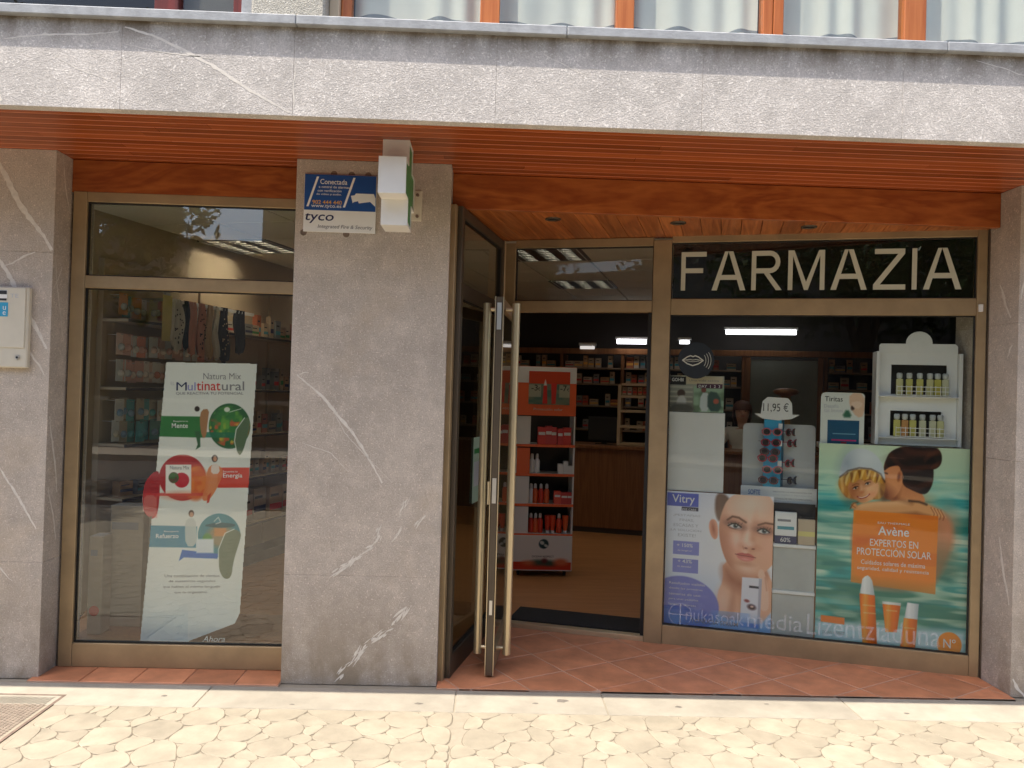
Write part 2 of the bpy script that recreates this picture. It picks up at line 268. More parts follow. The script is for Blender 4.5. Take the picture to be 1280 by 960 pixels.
# ------------------------------------------------------------------ helpers: geometry
class MB:
    def __init__(s): s.v = []; s.f = []; s.mi = []; s.mats = []; s.smooth = []
    def _m(s, m):
        m = M[m] if isinstance(m, str) else m
        if m not in s.mats: s.mats.append(m)
        return s.mats.index(m)
    def add(s, vs, fs, m, smooth=False):
        o = len(s.v); s.v += [tuple(v) for v in vs]; i = s._m(m)
        for f in fs: s.f.append([o+k for k in f]); s.mi.append(i); s.smooth.append(smooth)
        return s
    def box(s, a, b, m, bev=0.0):
        (x0, y0, z0), (x1, y1, z1) = a, b
        if x0 > x1: x0, x1 = x1, x0
        if y0 > y1: y0, y1 = y1, y0
        if z0 > z1: z0, z1 = z1, z0
        if bev <= 0:
            vs = [(x0, y0, z0), (x1, y0, z0), (x1, y1, z0), (x0, y1, z0), (x0, y0, z1), (x1, y0, z1), (x1, y1, z1), (x0, y1, z1)]
            return s.add(vs, [(0, 3, 2, 1), (4, 5, 6, 7), (0, 1, 5, 4), (1, 2, 6, 5), (2, 3, 7, 6), (3, 0, 4, 7)], m)
        e = min(bev, (x1-x0)*.45, (y1-y0)*.45, (z1-z0)*.45)
        bm = bmesh.new(); bmesh.ops.create_cube(bm, size=1)
        for v in bm.verts: v.co = Vector(((x0+x1)/2+v.co.x*(x1-x0), (y0+y1)/2+v.co.y*(y1-y0), (z0+z1)/2+v.co.z*(z1-z0)))
        bmesh.ops.bevel(bm, geom=list(bm.edges), offset=e, segments=1, affect='EDGES', profile=.5)
        bm.verts.index_update(); s.add([v.co[:] for v in bm.verts], [[v.index for v in f.verts] for f in bm.faces], m); bm.free(); return s
    def prism(s, pts, z0, z1, m, inset=0.0, axis='z', chz=None):
        """polygon (ccw) extruded; inset chamfers the top edge"""
        n = len(pts)
        P2 = [(Vector(p)) for p in pts]
        if inset:
            c = sum(P2, Vector((0, 0)))/n
            top = [p+(c-p).normalized()*min(inset, (c-p).length*.5) for p in P2]; zc = z1-(chz or inset)
            vs = [(p.x, p.y, z0) for p in P2]+[(p.x, p.y, zc) for p in P2]+[(p.x, p.y, z1) for p in top]
            fs = [list(range(2*n, 3*n))]
            for k in range(2): fs += [(k*n+i, k*n+(i+1) % n, (k+1)*n+(i+1) % n, (k+1)*n+i) for i in range(n)]
        else:
            vs = [(p.x, p.y, z0) for p in P2]+[(p.x, p.y, z1) for p in P2]
            fs = [list(range(n, 2*n)), list(range(n-1, -1, -1))]+[(i, (i+1) % n, n+(i+1) % n, n+i) for i in range(n)]
        if axis == 'y': vs = [(x, -z, y) for x, y, z in vs]          # polygon in XZ, front face towards -Y at y=-z1
        return s.add(vs, fs, m)
    def tube(s, p, q, r, m, n=12, r2=None, cap=True):
        p, q = Vector(p), Vector(q); d = (q-p).normalized(); a = d.orthogonal().normalized(); b = d.cross(a); r2 = r if r2 is None else r2
        vs = []
        for c, rr in ((p, r), (q, r2)): vs += [c+rr*(math.cos(2*PI*i/n)*a+math.sin(2*PI*i/n)*b) for i in range(n)]
        s.add(vs, [(i, (i+1) % n, n+(i+1) % n, n+i) for i in range(n)], m, True)
        if cap: s.add(vs, [list(range(n-1, -1, -1)), list(range(n, 2*n))], m)
        return s
    def lathe(s, prof, m, n=12, c=(0, 0, 0)):
        vs = [(c[0]+r*math.cos(2*PI*i/n), c[1]+r*math.sin(2*PI*i/n), c[2]+z) for r, z in prof for i in range(n)]
        fs = [(k*n+i, k*n+(i+1) % n, (k+1)*n+(i+1) % n, (k+1)*n+i) for k in range(len(prof)-1) for i in range(n)]
        s.add(vs, fs, m, True); s.add([vs[i] for i in range(n)], [list(range(n-1, -1, -1))], m); L = len(prof)-1
        s.add([vs[L*n+i] for i in range(n)], [list(range(n))], m); return s
    def mesh(s, name):
        me = bpy.data.meshes.new(name); me.from_pydata(s.v, [], s.f)
        for m in s.mats: me.materials.append(m)
        me.polygons.foreach_set('material_index', s.mi); me.polygons.foreach_set('use_smooth', s.smooth); me.update(); return me

ORD = 'first second third fourth fifth sixth seventh eighth ninth tenth eleventh twelfth thirteenth fourteenth fifteenth sixteenth seventeenth eighteenth nineteenth twentieth'.split()+('twenty-'+'first twenty-second twenty-third twenty-fourth twenty-fifth twenty-sixth twenty-seventh twenty-eighth twenty-ninth thirtieth'.replace('twenty-', ' twenty-').strip()).split()+['farther along']*40
WM = {}
def wmat(o): return WM.get(o.name, Matrix())
def tag(o, label=None, cat=None, group=None, kind=None):
    if label: o['label'] = label
    if cat: o['category'] = cat
    if group: o['group'] = group
    if kind: o['kind'] = kind
    return o
def thing(name, label, cat, loc=(0, 0, 0), rotz=0.0, group=None, roty=0.0):
    o = bpy.data.objects.new(name, None); o.empty_display_size = 0.1; COL.objects.link(o); o.location = loc; o.rotation_euler = (0, roty, rotz)
    WM[o.name] = Matrix.Translation(loc) @ Matrix.Rotation(rotz, 4, 'Z') @ Matrix.Rotation(roty, 4, 'Y')
    return tag(o, label, cat, group)
def part(name, mb, parent=None, label=None, loc=(0, 0, 0), world=False, kind=None, rotz=0.0):
    """mb: MB or mesh. world=True: its vertices are world coordinates, moved into the parent's frame"""
    me = mb.mesh(name) if isinstance(mb, MB) else mb
    o = bpy.data.objects.new(name, me); COL.objects.link(o)
    base = wmat(parent) if parent else Matrix()
    if parent: o.parent = parent
    if world and parent: me.transform(base.inverted())
    o.location = loc; o.rotation_euler = (0, 0, rotz)
    WM[o.name] = base @ Matrix.Translation(loc) @ Matrix.Rotation(rotz, 4, 'Z')
    return tag(o, label, kind=kind)
def solo(name, mb, label, cat, loc=(0, 0, 0), rotz=0, group=None):
    return tag(part(name, mb, None, None, loc, rotz=rotz), label, cat, group)
def struct(name, mb): return tag(part(name, mb), kind='structure')
def dup(root, loc, rotz=None, label=None, group=None):
    r = root.copy(); COL.objects.link(r); r.location = loc
    if rotz is not None: r.rotation_euler = (0, 0, rotz)
    if label: r['label'] = label
    if group: r['group'] = group
    for ch in root.children:
        c = ch.copy(); COL.objects.link(c); c.parent = r
        for g in ch.children:
            d = g.copy(); COL.objects.link(d); d.parent = c
    return r
def text(body, x, z, w, h, m, parent, y=0.0, name='lettering', shear=0.0, bold=0.0, label=None):
    """lettering in the local XZ plane facing -Y, fitted to the box from (x, z) lower left, w wide, h tall"""
    c = bpy.data.curves.new('lettering', 'FONT'); c.body = body; c.size = 1; c.shear = shear; c.offset = min(bold, .008); c.resolution_u = 3; c.align_x = 'LEFT'
    o = bpy.data.objects.new('lettering', c); COL.objects.link(o)
    dg = bpy.context.evaluated_depsgraph_get(); dg.update()
    me = bpy.data.meshes.new_from_object(o.evaluated_get(dg)); bpy.data.objects.remove(o); bpy.data.curves.remove(c)
    n = len(me.vertices); co = np.empty(n*3, np.float32); me.vertices.foreach_get('co', co); co = co.reshape(-1, 3)
    lo, hi = co.min(0), co.max(0); s = (hi-lo); 
    out = np.empty_like(co); out[:, 0] = x+(co[:, 0]-lo[0])/s[0]*w; out[:, 2] = z+(co[:, 1]-lo[1])/s[1]*h; out[:, 1] = y
    me.vertices.foreach_set('co', out.ravel()); me.materials.clear(); me.materials.append(M[m] if isinstance(m, str) else m); me.update()
    me.name = name
    return part(name, me, parent, label)

A = Vector((0.15, 1.13, 0)); dv = Vector((0.95916946, -0.28283202, 0)); nv = Vector((0.28283202, 0.95916946, 0)); WR = math.atan2(dv.y, dv.x)
def Wp(u, v, z=0.0): return A+dv*u+nv*v+Vector((0, 0, z))
def Wi(p): q = Vector((p[0], p[1], 0))-A; return q.dot(dv), q.dot(nv)

# flat print canvas -------------------------------------------------
def vnoise(nx, ny, gx, gy, seed):
    r = np.random.default_rng(seed).random((gy+2, gx+2)).astype(np.float32)
    xs = np.linspace(0, gx, nx); ys = np.linspace(0, gy, ny); x0 = xs.astype(int); y0 = ys.astype(int); fx = xs-x0; fy = ys-y0
    fx = fx*fx*(3-2*fx); fy = fy*fy*(3-2*fy); fx = fx[None]; fy = fy[:, None]
    a = r[y0][:, x0]; b = r[y0][:, x0+1]; c = r[y0+1][:, x0]; d = r[y0+1][:, x0+1]
    return (a*(1-fx)+b*fx)*(1-fy)+(c*(1-fx)+d*fx)*fy
class Canvas:
    """a printed sheet painted in its own units, x right, y down"""
    def __init__(s, w, h, nx, ny, bgc=(240, 240, 236)):
        s.w, s.h, s.nx, s.ny = w, h, nx, ny
        s.X, s.Y = np.meshgrid(np.linspace(0, w, nx), np.linspace(0, h, ny)); s.c = np.empty((ny, nx, 3)); s.c[:] = np.array(bgc)/255.; s.px = w/nx
        s.alpha = np.ones((ny, nx), bool)
    def put(s, m, col): s.c += (np.array(col)/255.-s.c)*np.clip(m, 0, 1)[..., None]
    def ell(s, cx, cy, rx, ry, col, ang=0, soft=1.0, op=1.0):
        a = math.radians(ang); x = s.X-cx; y = s.Y-cy; u = (x*math.cos(a)+y*math.sin(a))/rx; v = (-x*math.sin(a)+y*math.cos(a))/ry
        d = (1-np.sqrt(u*u+v*v))*min(rx, ry); s.put(np.clip(d/(soft*s.px)+.5, 0, 1)*op, col)
    def sd(s, pts, smooth=0):
        p = [np.array(q, float) for q in pts]
        for _ in range(smooth): p = [r for i in range(len(p)) for r in (p[i]*.75+p[(i+1) % len(p)]*.25, p[i]*.25+p[(i+1) % len(p)]*.75)]
        ins = np.zeros(s.X.shape, bool); d2 = np.full(s.X.shape, 1e18)
        for i in range(len(p)):
            a, b = p[i], p[(i+1) % len(p)]; e = b-a; l = max((e*e).sum(), 1e-9)
            t = np.clip(((s.X-a[0])*e[0]+(s.Y-a[1])*e[1])/l, 0, 1); d2 = np.minimum(d2, (s.X-a[0]-t*e[0])**2+(s.Y-a[1]-t*e[1])**2)
            if abs(e[1]) > 1e-9: ins ^= ((a[1] > s.Y) != (b[1] > s.Y)) & (s.X < (s.Y-a[1])*e[0]/e[1]+a[0])
        return np.where(ins, 1, -1)*np.sqrt(d2)
    def poly(s, pts, col, soft=1.0, op=1.0, smooth=0): s.put(np.clip(s.sd(pts, smooth)/(soft*s.px)+.5, 0, 1)*op, col)
    def rect(s, x0, y0, x1, y1, col, soft=1.0, op=1.0): s.poly([(x0, y0), (x1, y0), (x1, y1), (x0, y1)], col, soft, op)
    def line(s, pts, w, col, op=1.0, soft=1.0):
        d2 = np.full(s.X.shape, 1e18)
        for a, b in zip(pts[:-1], pts[1:]):
            a = np.array(a, float); e = np.array(b, float)-a; l = max((e*e).sum(), 1e-9)
            t = np.clip(((s.X-a[0])*e[0]+(s.Y-a[1])*e[1])/l, 0, 1); d2 = np.minimum(d2, (s.X-a[0]-t*e[0])**2+(s.Y-a[1]-t*e[1])**2)
        s.put(np.clip((w/2-np.sqrt(d2))/(soft*s.px)+.5, 0, 1)*op, col)
    def grad(s, stops, axis='y'):
        t = s.Y/s.h if axis == 'y' else s.X/s.w; ks = [k for k, _ in stops]
        for i in range(3): s.c[..., i] = np.interp(t, ks, [c[i]/255. for _, c in stops])
    def noise(s, gx, gy, col, lo, hi, op, seed, where=None):
        m = np.clip((vnoise(s.nx, s.ny, gx, gy, seed)-lo)/(hi-lo), 0, 1)*op
        s.put(m if where is None else m*where, col)
    def mesh(s, w, h, y=0.0, shear=0.0):
        nx, ny = s.nx, s.ny
        co = np.empty((ny, nx, 3), np.float32); co[..., 0] = s.X/s.w*w-w/2; co[..., 2] = h-s.Y/s.h*h; co[..., 1] = y
        i = np.arange((ny-1)*(nx-1)); r = i//(nx-1); c = i % (nx-1); a = r*nx+c
        q = np.stack([a+nx, a+nx+1, a+1, a], 1)
        keep = s.alpha.ravel()[a]; q = q[keep]; k = len(q)
        me = bpy.data.meshes.new('print'); me.vertices.add(nx*ny); me.vertices.foreach_set('co', co.ravel())
        me.loops.add(k*4); me.loops.foreach_set('vertex_index', q.ravel().astype(np.int32)); me.polygons.add(k)
        me.polygons.foreach_set('loop_start', np.arange(k, dtype=np.int32)*4)
        at = me.color_attributes.new('ink', 'FLOAT_COLOR', 'POINT'); cc = np.ones((ny*nx, 4), np.float32); x = np.clip(s.c.reshape(-1, 3), 0, 1)
        cc[:, :3] = np.where(x <= .04045, x/12.92, ((x+.055)/1.055)**2.4)*0.92; at.data.foreach_set('color', cc.ravel())
        me.materials.append(M['print']); me.update(calc_edges=True); me.validate(); return me
def board(cv, w, h, parent, name='print', th=0.005, backing=True):
    if backing: part('backing_card', MB().box((-w/2, 0.0012, 0), (w/2, th, h), 'cardboard'), parent)
    return part(name, cv.mesh(w, h, 0.0), parent)

# ================================================================== ground
def clip(poly, a, b, c):
    """keep a*x+b*y<=c"""
    out = []
    for i in range(len(poly)):
        p, q = poly[i], poly[(i+1) % len(poly)]; dp = a*p[0]+b*p[1]-c; dq = a*q[0]+b*q[1]-c
        if dp <= 0: out.append(p)
        if (dp < 0) != (dq < 0) and dp != dq: t = dp/(dp-dq); out.append((p[0]+t*(q[0]-p[0]), p[1]+t*(q[1]-p[1])))
    return out
def area(p): return 0.5*sum(p[i][0]*p[(i+1) % len(p)][1]-p[(i+1) % len(p)][0]*p[i][1] for i in range(len(p)))
BAND = -0.335        # where the smooth band ends and the stamped ovals begin
pav = struct('pavement', MB().prism([(-60, -5.6), (60, -5.6), (60, 0.3), (-60, 0.3)], -0.2, -0.0045, 'paverbase'))
cuts = [-6.6, -5.3, -4.0, -2.70, -1.425, -0.135, 0.64, 1.93, 3.2, 4.5, 5.8, 7.1]
for a, b in zip(cuts[:-1], cuts[1:]):
    part('paving_slab', MB().box((a+.003, BAND, -.10), (b-.003, -0.0505, 0.0), 'concrete', 0.003), pav)
JX = -0.135
for sx_, sy_, sr_ in ((-1.62, -.20, .012), (-.32, -.24, .014), (.28, -.21, .010), (.42, -.17, .022), (1.02, -.22, .013), (-.95, -.28, .009), (2.2, -.25, .012), (1.5, -.16, .009)):
    q = [Vector((sr_*random.uniform(.7, 1.25)*1.5*math.cos(a), sr_*random.uniform(.7, 1.2)*math.sin(a))) for a in np.linspace(0, 2*PI, 11)[:-1]]
    part('stain', MB().add([(v.x, v.y, 0) for v in q], [tuple(range(10))], 'stainmat'), pav, loc=(sx_, sy_, .0006))
DR = (-2.72, -2.105, -0.83, -0.205)      # drain cover x0 x1 y0 y1 (skewed a little)
pts = []; cell = 0.13; gridd = {}
def free(x, y, r):
    gx, gy = int(x//cell), int(y//cell)
    for i in range(gx-2, gx+3):
        for j in range(gy-2, gy+3):
            for (px, py, pr) in gridd.get((i, j), ()):
                if (px-x)**2+((py-y)*0.92)**2 < (pr+r)**2*0.86: return False
    return True
X0, X1, Y0 = -4.2, 4.6, -5.5
for r, tries in ((0.090, 4000), (0.070, 9000), (0.048, 18000), (0.032, 18000)):
    for _ in range(tries):
        x = random.uniform(X0, X1); y = random.uniform(Y0, BAND-0.01)
        if free(x, y, r): gridd.setdefault((int(x//cell), int(y//cell)), []).append((x, y, r)); pts.append((x, y, r))
cells = []
for (x, y, r) in pts:
    poly = [(x-.3, y-.3), (x+.3, y-.3), (x+.3, y+.3), (x-.3, y+.3)]
    gx, gy = int(x//cell), int(y//cell)
    for i in range(gx-3, gx+4):
        for j in range(gy-3, gy+4):
            for (px, py, pr) in gridd.get((i, j), ()):
                if (px, py) == (x, y): continue
                poly = clip(poly, 2*(px-x), 2*(py-y), px*px+py*py-x*x-y*y-(pr*pr-r*r))
                if len(poly) < 3: break
    if len(poly) < 3: continue
    poly = clip(poly, 0, 1, BAND-0.004)
    if len(poly) < 3: continue
    if abs(x-JX) < .3: poly = clip(poly, 1, 0, JX-.004) if x < JX else clip(poly, -1, 0, -(JX+.004))
    if len(poly) < 3: continue
    if x < DR[1]+.3 and y > DR[2]-.3:
        if DR[0]-.05 < x < DR[1]+.02 and DR[2]-.02 < y: continue
        if y > DR[2]: poly = clip(poly, -1, 0, -(DR[1]+.03))
        elif x < DR[1]: poly = clip(poly, 0, 1, DR[2]-.03)
        if len(poly) < 3: continue
    ar = area(poly)
    if ar < 0.0009: continue
    c = Vector((sum(p[0] for p in poly)/len(poly), sum(p[1] for p in poly)/len(poly)))
    P = [Vector(p) for p in poly]
    P = [p+(c-p).normalized()*min(0.0003, (c-p).length*.3) for p in P]
    for it in range(2): P = [q for i in range(len(P)) for q in (P[i]*.77+P[(i+1) % len(P)]*.23, P[i]*.23+P[(i+1) % len(P)]*.77)]
    Q = [P[0]]
    for q in P[1:]:
        if (q-Q[-1]).length > 0.006: Q.append(q)
    if len(Q) < 5: continue
    cells.append((c, Q))
def stone(Q, z0):
    mb = MB().prism(Q, z0, 0.0, 'paver', 0.003, chz=0.003); n = len(Q); c = sum(Q, Vector((0, 0)))/n
    ou = [q+(q-c).normalized()*.0030 for q in Q]; inn = [q-(q-c).normalized()*.001 for q in Q]
    return mb.add([(q.x, q.y, -.0030) for q in inn]+[(q.x, q.y, -.0030) for q in ou], [(i, n+i, n+(i+1) % n, (i+1) % n) for i in range(n)], 'jointring')
near = sorted([k for k in cells if k[0].y > -1.06 and -2.55 < k[0].x < 2.75], key=lambda k: -k[0].y)[:298]
nid = {id(k) for k in near}
for c, Q in near:
    z = random.uniform(-0.0008, 0.0008)
    part('paving_stone', stone([q-c for q in Q], -.10), pav, loc=(c.x, c.y, z))
rest = MB()
for k in cells:
    if id(k) not in nid: rest.prism(k[1], -0.02, 0.0, 'paver', 0.0045, chz=0.0055)
part('outer_paving_stones', rest, pav, kind='stuff')
struct('kerb', MB().box((-60, -5.75, -.25), (60, -5.6, 0.0), 'concrete', 0.01))
struct('road', MB().box((-60, -13, -.3), (60, -5.75, -0.13), 'asphalt'))
struct('far_pavement', MB().box((-60, -16, -.3), (60, -13, 0.0), 'concrete'))

# drain cover
dc = thing('drain_cover', 'rusty square iron access cover with raised diagonal tread set in the pavement', 'manhole cover', (-2.41, -0.52, 0))
def DX(x, y): return (x, y)
part('rim', MB().box((-.31, -.31, -.05), (.305, -.295, .001), 'iron').box((-.31, .295, -.05), (.305, .31, .001), 'iron').box((-.31, -.295, -.05), (-.295, .295, .001), 'iron').box((.29, -.295, -.05), (.305, .295, .001), 'iron'), dc)
part('plate', MB().box((-.290, -.290, -.05), (.285, .290, -.007), 'iron'), dc)
tr = MB(); st = 0.031
for i in range(-14, 15):
    for j in range(-14, 15):
        x, y = i*st*.64, j*st*.64+(i % 2)*st*.32
        if abs(x) < .275 and abs(y) < .275:
            a = 0.9; ca, sa = math.cos(a), math.sin(a); l, w = .0125, .0032
            q = [(x+ca*dx*l-sa*dy*w, y+sa*dx*l+ca*dy*w) for dx, dy in ((-1, -1), (1, -1), (1, 1), (-1, 1))]
            tr.prism(q, -.0075, 0.0, 'ironlight')
part('tread', tr, dc, kind='stuff')
part('lifting_hole', MB().lathe([(.016, -.0068), (.018, -.0002)], 'black', 14, (0, 0, 0)), dc)

# vestibule floor tiles
ves = [(-0.243, -0.05), (2.908, -0.05), (2.908, 0.40), (0.10, 1.19), (0.0, 1.20), (-0.243, 0.12)]
fl = struct('entrance_floor', MB().prism(ves, -.12, 0.0085, 'grout'))
ts = 0.33
for i in range(-12, 14):
    for j in range(-12, 14):
        a = PI/4+WR*0.9; ca, sa = math.cos(a), math.sin(a); g = .003
        q = [(i*ts+g, j*ts+g), ((i+1)*ts-g, j*ts+g), ((i+1)*ts-g, (j+1)*ts-g), (i*ts+g, (j+1)*ts-g)]
        q = [(1.2+x*ca-y*sa, .3+x*sa+y*ca) for x, y in q]
        for k in range(len(ves)):
            p0, p1 = ves[k], ves[(k+1) % len(ves)]; ex, ey = p1[0]-p0[0], p1[1]-p0[1]
            q = clip(q, ey, -ex, ey*p0[0]-ex*p0[1])
            if len(q) < 3: break
        if len(q) >= 3 and area(q) > .0008:
            c = Vector((sum(p[0] for p in q)/len(q), sum(p[1] for p in q)/len(q)))
            part('tile', MB().prism([Vector(p)-c for p in q], -.02, 0.010, 'tile', .003), fl, loc=(c.x, c.y, random.uniform(-.0006, .0006)))
ws = struct('window_sill_floor', MB().box((-2.40, -.05, -.12), (-1.082, .30, .006), 'grout'))
x = -2.40
while x < -1.09:
    x2 = min(x+.272, -1.083)
    part('tile', MB().box((x+.002, -.049, -.02), (x2-.002, .17, .011), 'tile', .003), ws); x = x2

# ================================================================== stone pillars and fascia
HS = 2.8316
def vein(pts, w, plane, parent, seed=0):
    """pale calcite vein: a ragged ribbon, plane = function (a, b) -> world point slightly proud of the stone"""
    r = random.Random(seed); L_, R_ = [], []
    n = 0; P = []
    for a, b in zip(pts[:-1], pts[1:]):
        k = max(2, int((Vector(b)-Vector(a)).length/.02))
        for i in range(k): P.append(Vector(a).lerp(Vector(b), i/k))
    P.append(Vector(pts[-1])); m = len(P)
    for i, p in enumerate(P):
        d = (P[min(i+1, m-1)]-P[max(i-1, 0)]).normalized(); nn = Vector((-d.y, d.x)); t = i/(m-1)
        ww = w*(0.35+0.65*math.sin(PI*min(max(t, .06), .94)))*r.uniform(.65, 1.25); j = nn*(r.uniform(-.0018, .0018)+.004*math.sin(t*7+seed))
        L_.append(p+j+nn*ww/2); R_.append(p+j-nn*ww/2)
    vs = [plane(q.x, q.y) for q in L_]+[plane(q.x, q.y) for q in R_]
    mb = MB(); mb.add(vs, [(i, m+i, m+i+1, i+1) for i in range(m-1)], 'vein')
    return part('vein', mb, parent, world=True)
def ragged(pts, w, plane, parent, seed, n=26):
    r = random.Random(seed); mb = MB(); P = [Vector(p) for p in pts]; L = sum((b-a).length for a, b in zip(P[:-1], P[1:]))
    for i in range(n):
        t = r.random()*L; k = 0
        while k < len(P)-2 and t > (P[k+1]-P[k]).length: t -= (P[k+1]-P[k]).length; k += 1
        d = (P[k+1]-P[k]).normalized(); p = P[k]+d*t; nn = Vector((-d.y, d.x)); p += nn*r.gauss(0, w*.30)
        d = Matrix.Rotation(r.gauss(.05, .16), 2) @ d; nn = Vector((-d.y, d.x)); l = r.uniform(.02, .10); ww = w*r.uniform(.10, .40)
        q = [p-d*l*.5, p-d*l*.15+nn*ww*.5, p+d*l*.2+nn*ww*.35, p+d*l*.5, p+d*l*.15-nn*ww*.5, p-d*l*.2-nn*ww*.4]
        vs = [Vector(plane(a.x, a.y))+Vector((0, 0, 0)) for a in q]; off = -.00003*i
        mb.add([(v.x, v.y+off, v.z) for v in vs], [(5, 4, 3, 2, 1, 0)], 'vein')
    return part('vein', mb, parent, world=True)
def F(y): return lambda a, b: (a, y, b)
def S(x): return lambda a, b: (x, a, b)
# left pillar
pl = thing('stone_pillar', 'grey veined stone pillar at the left end with a metal box on it', 'pillar', (-3.4, .2, 0))
splits = [0, 0.62, 2.28, HS]
sl_l = []
for z0, z1 in zip(splits[:-1], splits[1:]):
    sl_l.append(part('stone_slab', MB().box((-4.6, 0, z0+.0004), (-2.365, .42, z1-.0004), 'stone', .0015), pl, world=True))
for k, (pp, w) in enumerate([([(-2.72, 2.83), (-2.56, 2.55), (-2.42, 2.37), (-2.375, 2.29)], .030), ([(-2.70, 2.30), (-2.58, 2.13), (-2.50, 1.98), (-2.385, 1.76)], .026), ([(-2.5, 1.80), (-2.39, 1.62)], .010),
       ([(-2.62, 2.20), (-2.46, 2.28)], .010), ([(-2.62, 1.15), (-2.50, .95), (-2.40, .80)], .012), ([(-2.66, .66), (-2.52, .52)], .008)]):
    vein(pp, w, F(-.0007), sl_l[1 if pp[0][1] < 2.31 else 2] if pp[0][1] > .7 else sl_l[1], k)
for k, (pp, w) in enumerate([([(.06, 2.80), (.12, 2.60), (.15, 2.52)], .010), ([(.02, 2.25), (.12, 1.83)], .007), ([(.02, 1.40), (.06, 1.25), (.12, .98)], .014), ([(.03, 1.02), (.13, .72)], .012), ([(.02, 2.10), (.06, 2.14), (.09, 2.22)], .008)]):
    vein(pp, w, S(-2.3643), sl_l[1] if pp[0][1] < 2.5 else sl_l[2], 20+k)
# middle pillar
pm = thing('stone_pillar', 'broad grey stone pillar with a blue alarm sign and a pharmacy cross', 'pillar', (-.664, .2, 0))
sm_a = part('stone_slab', MB().box((-1.082, 0, .0), (-.2461, .42, .5865), 'stone', .0012), pm, world=True)
sm_b = part('stone_slab', MB().box((-1.082, 0, .587), (-.2461, .42, HS), 'stone', .0012), pm, world=True)
for k, (pp, w) in enumerate([([(-1.05, 1.66), (-.90, 1.55), (-.74, 1.36), (-.57, 1.09)], .016), ([(-1.04, 1.66), (-.99, 1.68)], .006), ([(-1.0, 1.30), (-.85, 1.24), (-.75, 1.15)], .004), ([(-.45, 1.0), (-.47, .92)], .008), ([(-.35, .90), (-.38, .85)], .008),
       ([(-.90, 1.55), (-.78, 1.36), (-.52, 1.09)], .003)]):
    vein(pp, w, F(-.0007), sm_b if pp[0][1] > .59 else sm_a, 40+k)
ragged([(-.57, .84), (-.61, .74), (-.70, .68), (-.81, .60)], .032, F(-.0007), sm_b, 5, 34); ragged([(-.42, .42), (-.50, .31), (-.62, .22), (-.79, .03)], .034, F(-.0007), sm_a, 6, 46); ragged([(-.43, 1.0), (-.48, .92)], .02, F(-.0007), sm_b, 7, 7); ragged([(-.34, .92), (-.40, .84)], .02, F(-.0007), sm_b, 8, 8); ragged([(-.46, .84), (-.52, .76)], .02, F(-.0007), sm_b, 9, 7)
# right pillar
pr = thing('stone_pillar', 'grey stone pillar at the right end beside the diagonal shop front', 'pillar', (3.6, .2, 0))
sr = []
for z0, z1 in zip([0, 1.30, 2.07, HS][:-1], [1.30, 2.07, HS]):
    sr.append(part('stone_slab', MB().box((2.9119, 0, z0+.0004), (4.8, .60, z1-.0004), 'stone', .0015), pr, world=True))
for k, (pp, w) in enumerate([([(.17, 2.30), (.07, 2.10)], .02), ([(.13, .86), (.03, .50)], .02), ([(.05, 1.95), (.09, 1.88)], .012)]):
    vein(pp, w, S(2.9112), sr[2] if pp[0][1] > 2.1 else sr[1] if pp[0][1] > 1.3 else sr[0], 60+k)
for k, (pp, w) in enumerate([([(2.925, 2.20), (2.95, 2.42)], .012), ([(2.92, .10), (2.99, .0)], .02)]):
    vein(pp, w, F(-.0007), sr[2] if pp[0][1] > 2 else sr[0], 70+k)

# fascia beam
fa = thing('stone_fascia', 'long pale stone beam over the shop front with thin joints and white veins', 'beam', (0, -.6, 2.83))
jx = [-4.6, -2.35, -1.7, -0.93, -0.015, 0.93, 1.86, 2.9, 4.8]
fs = []
FY = -.7246
for a, b in zip(jx[:-1], jx[1:]):
    fs.append(part('stone_slab', MB().box((a+.0004, FY, HS-.012), (b-.0004, FY+.06, 3.2225), 'fascia', .0012), fa, world=True))
part('backing_block', MB().box((-4.6, FY+.0605, 2.92), (4.8, -.50, 3.2225), 'darkroom'), fa, world=True)
for k, (i, pp, w) in enumerate([(1, [(-2.30, 2.92), (-2.22, 2.84)], .022), (1, [(-2.22, 3.12), (-1.72, 3.17)], .008), (2, [(-1.69, 3.19), (-1.55, 3.15), (-1.30, 3.04), (-1.12, 2.93), (-.945, 2.83)], .016),
        (2, [(-1.69, 3.11), (-1.45, 3.08), (-1.3, 3.06)], .006), (1, [(-2.0, 3.05), (-1.85, 2.98), (-1.71, 2.93)], .006), (3, [(-.927, 2.84), (-.925, 3.02)], .006), (4, [(.20, 3.15), (.32, 3.08), (.42, 3.05)], .004), (6, [(2.2, 3.20), (2.4, 3.14), (2.6, 3.12)], .005)]):
    vein(pp, w, F(FY-.0007), fs[i], 80+k)
lx = [-4.6, -2.9, -.92, .30, 2.05, 4.8]
for a, b in zip(lx[:-1], lx[1:]):
    part('ledge_stone', MB().box((a+.001, FY-.031, 3.2225), (b-.001, -.50, 3.2665), 'ledge', .004), fa, world=True)

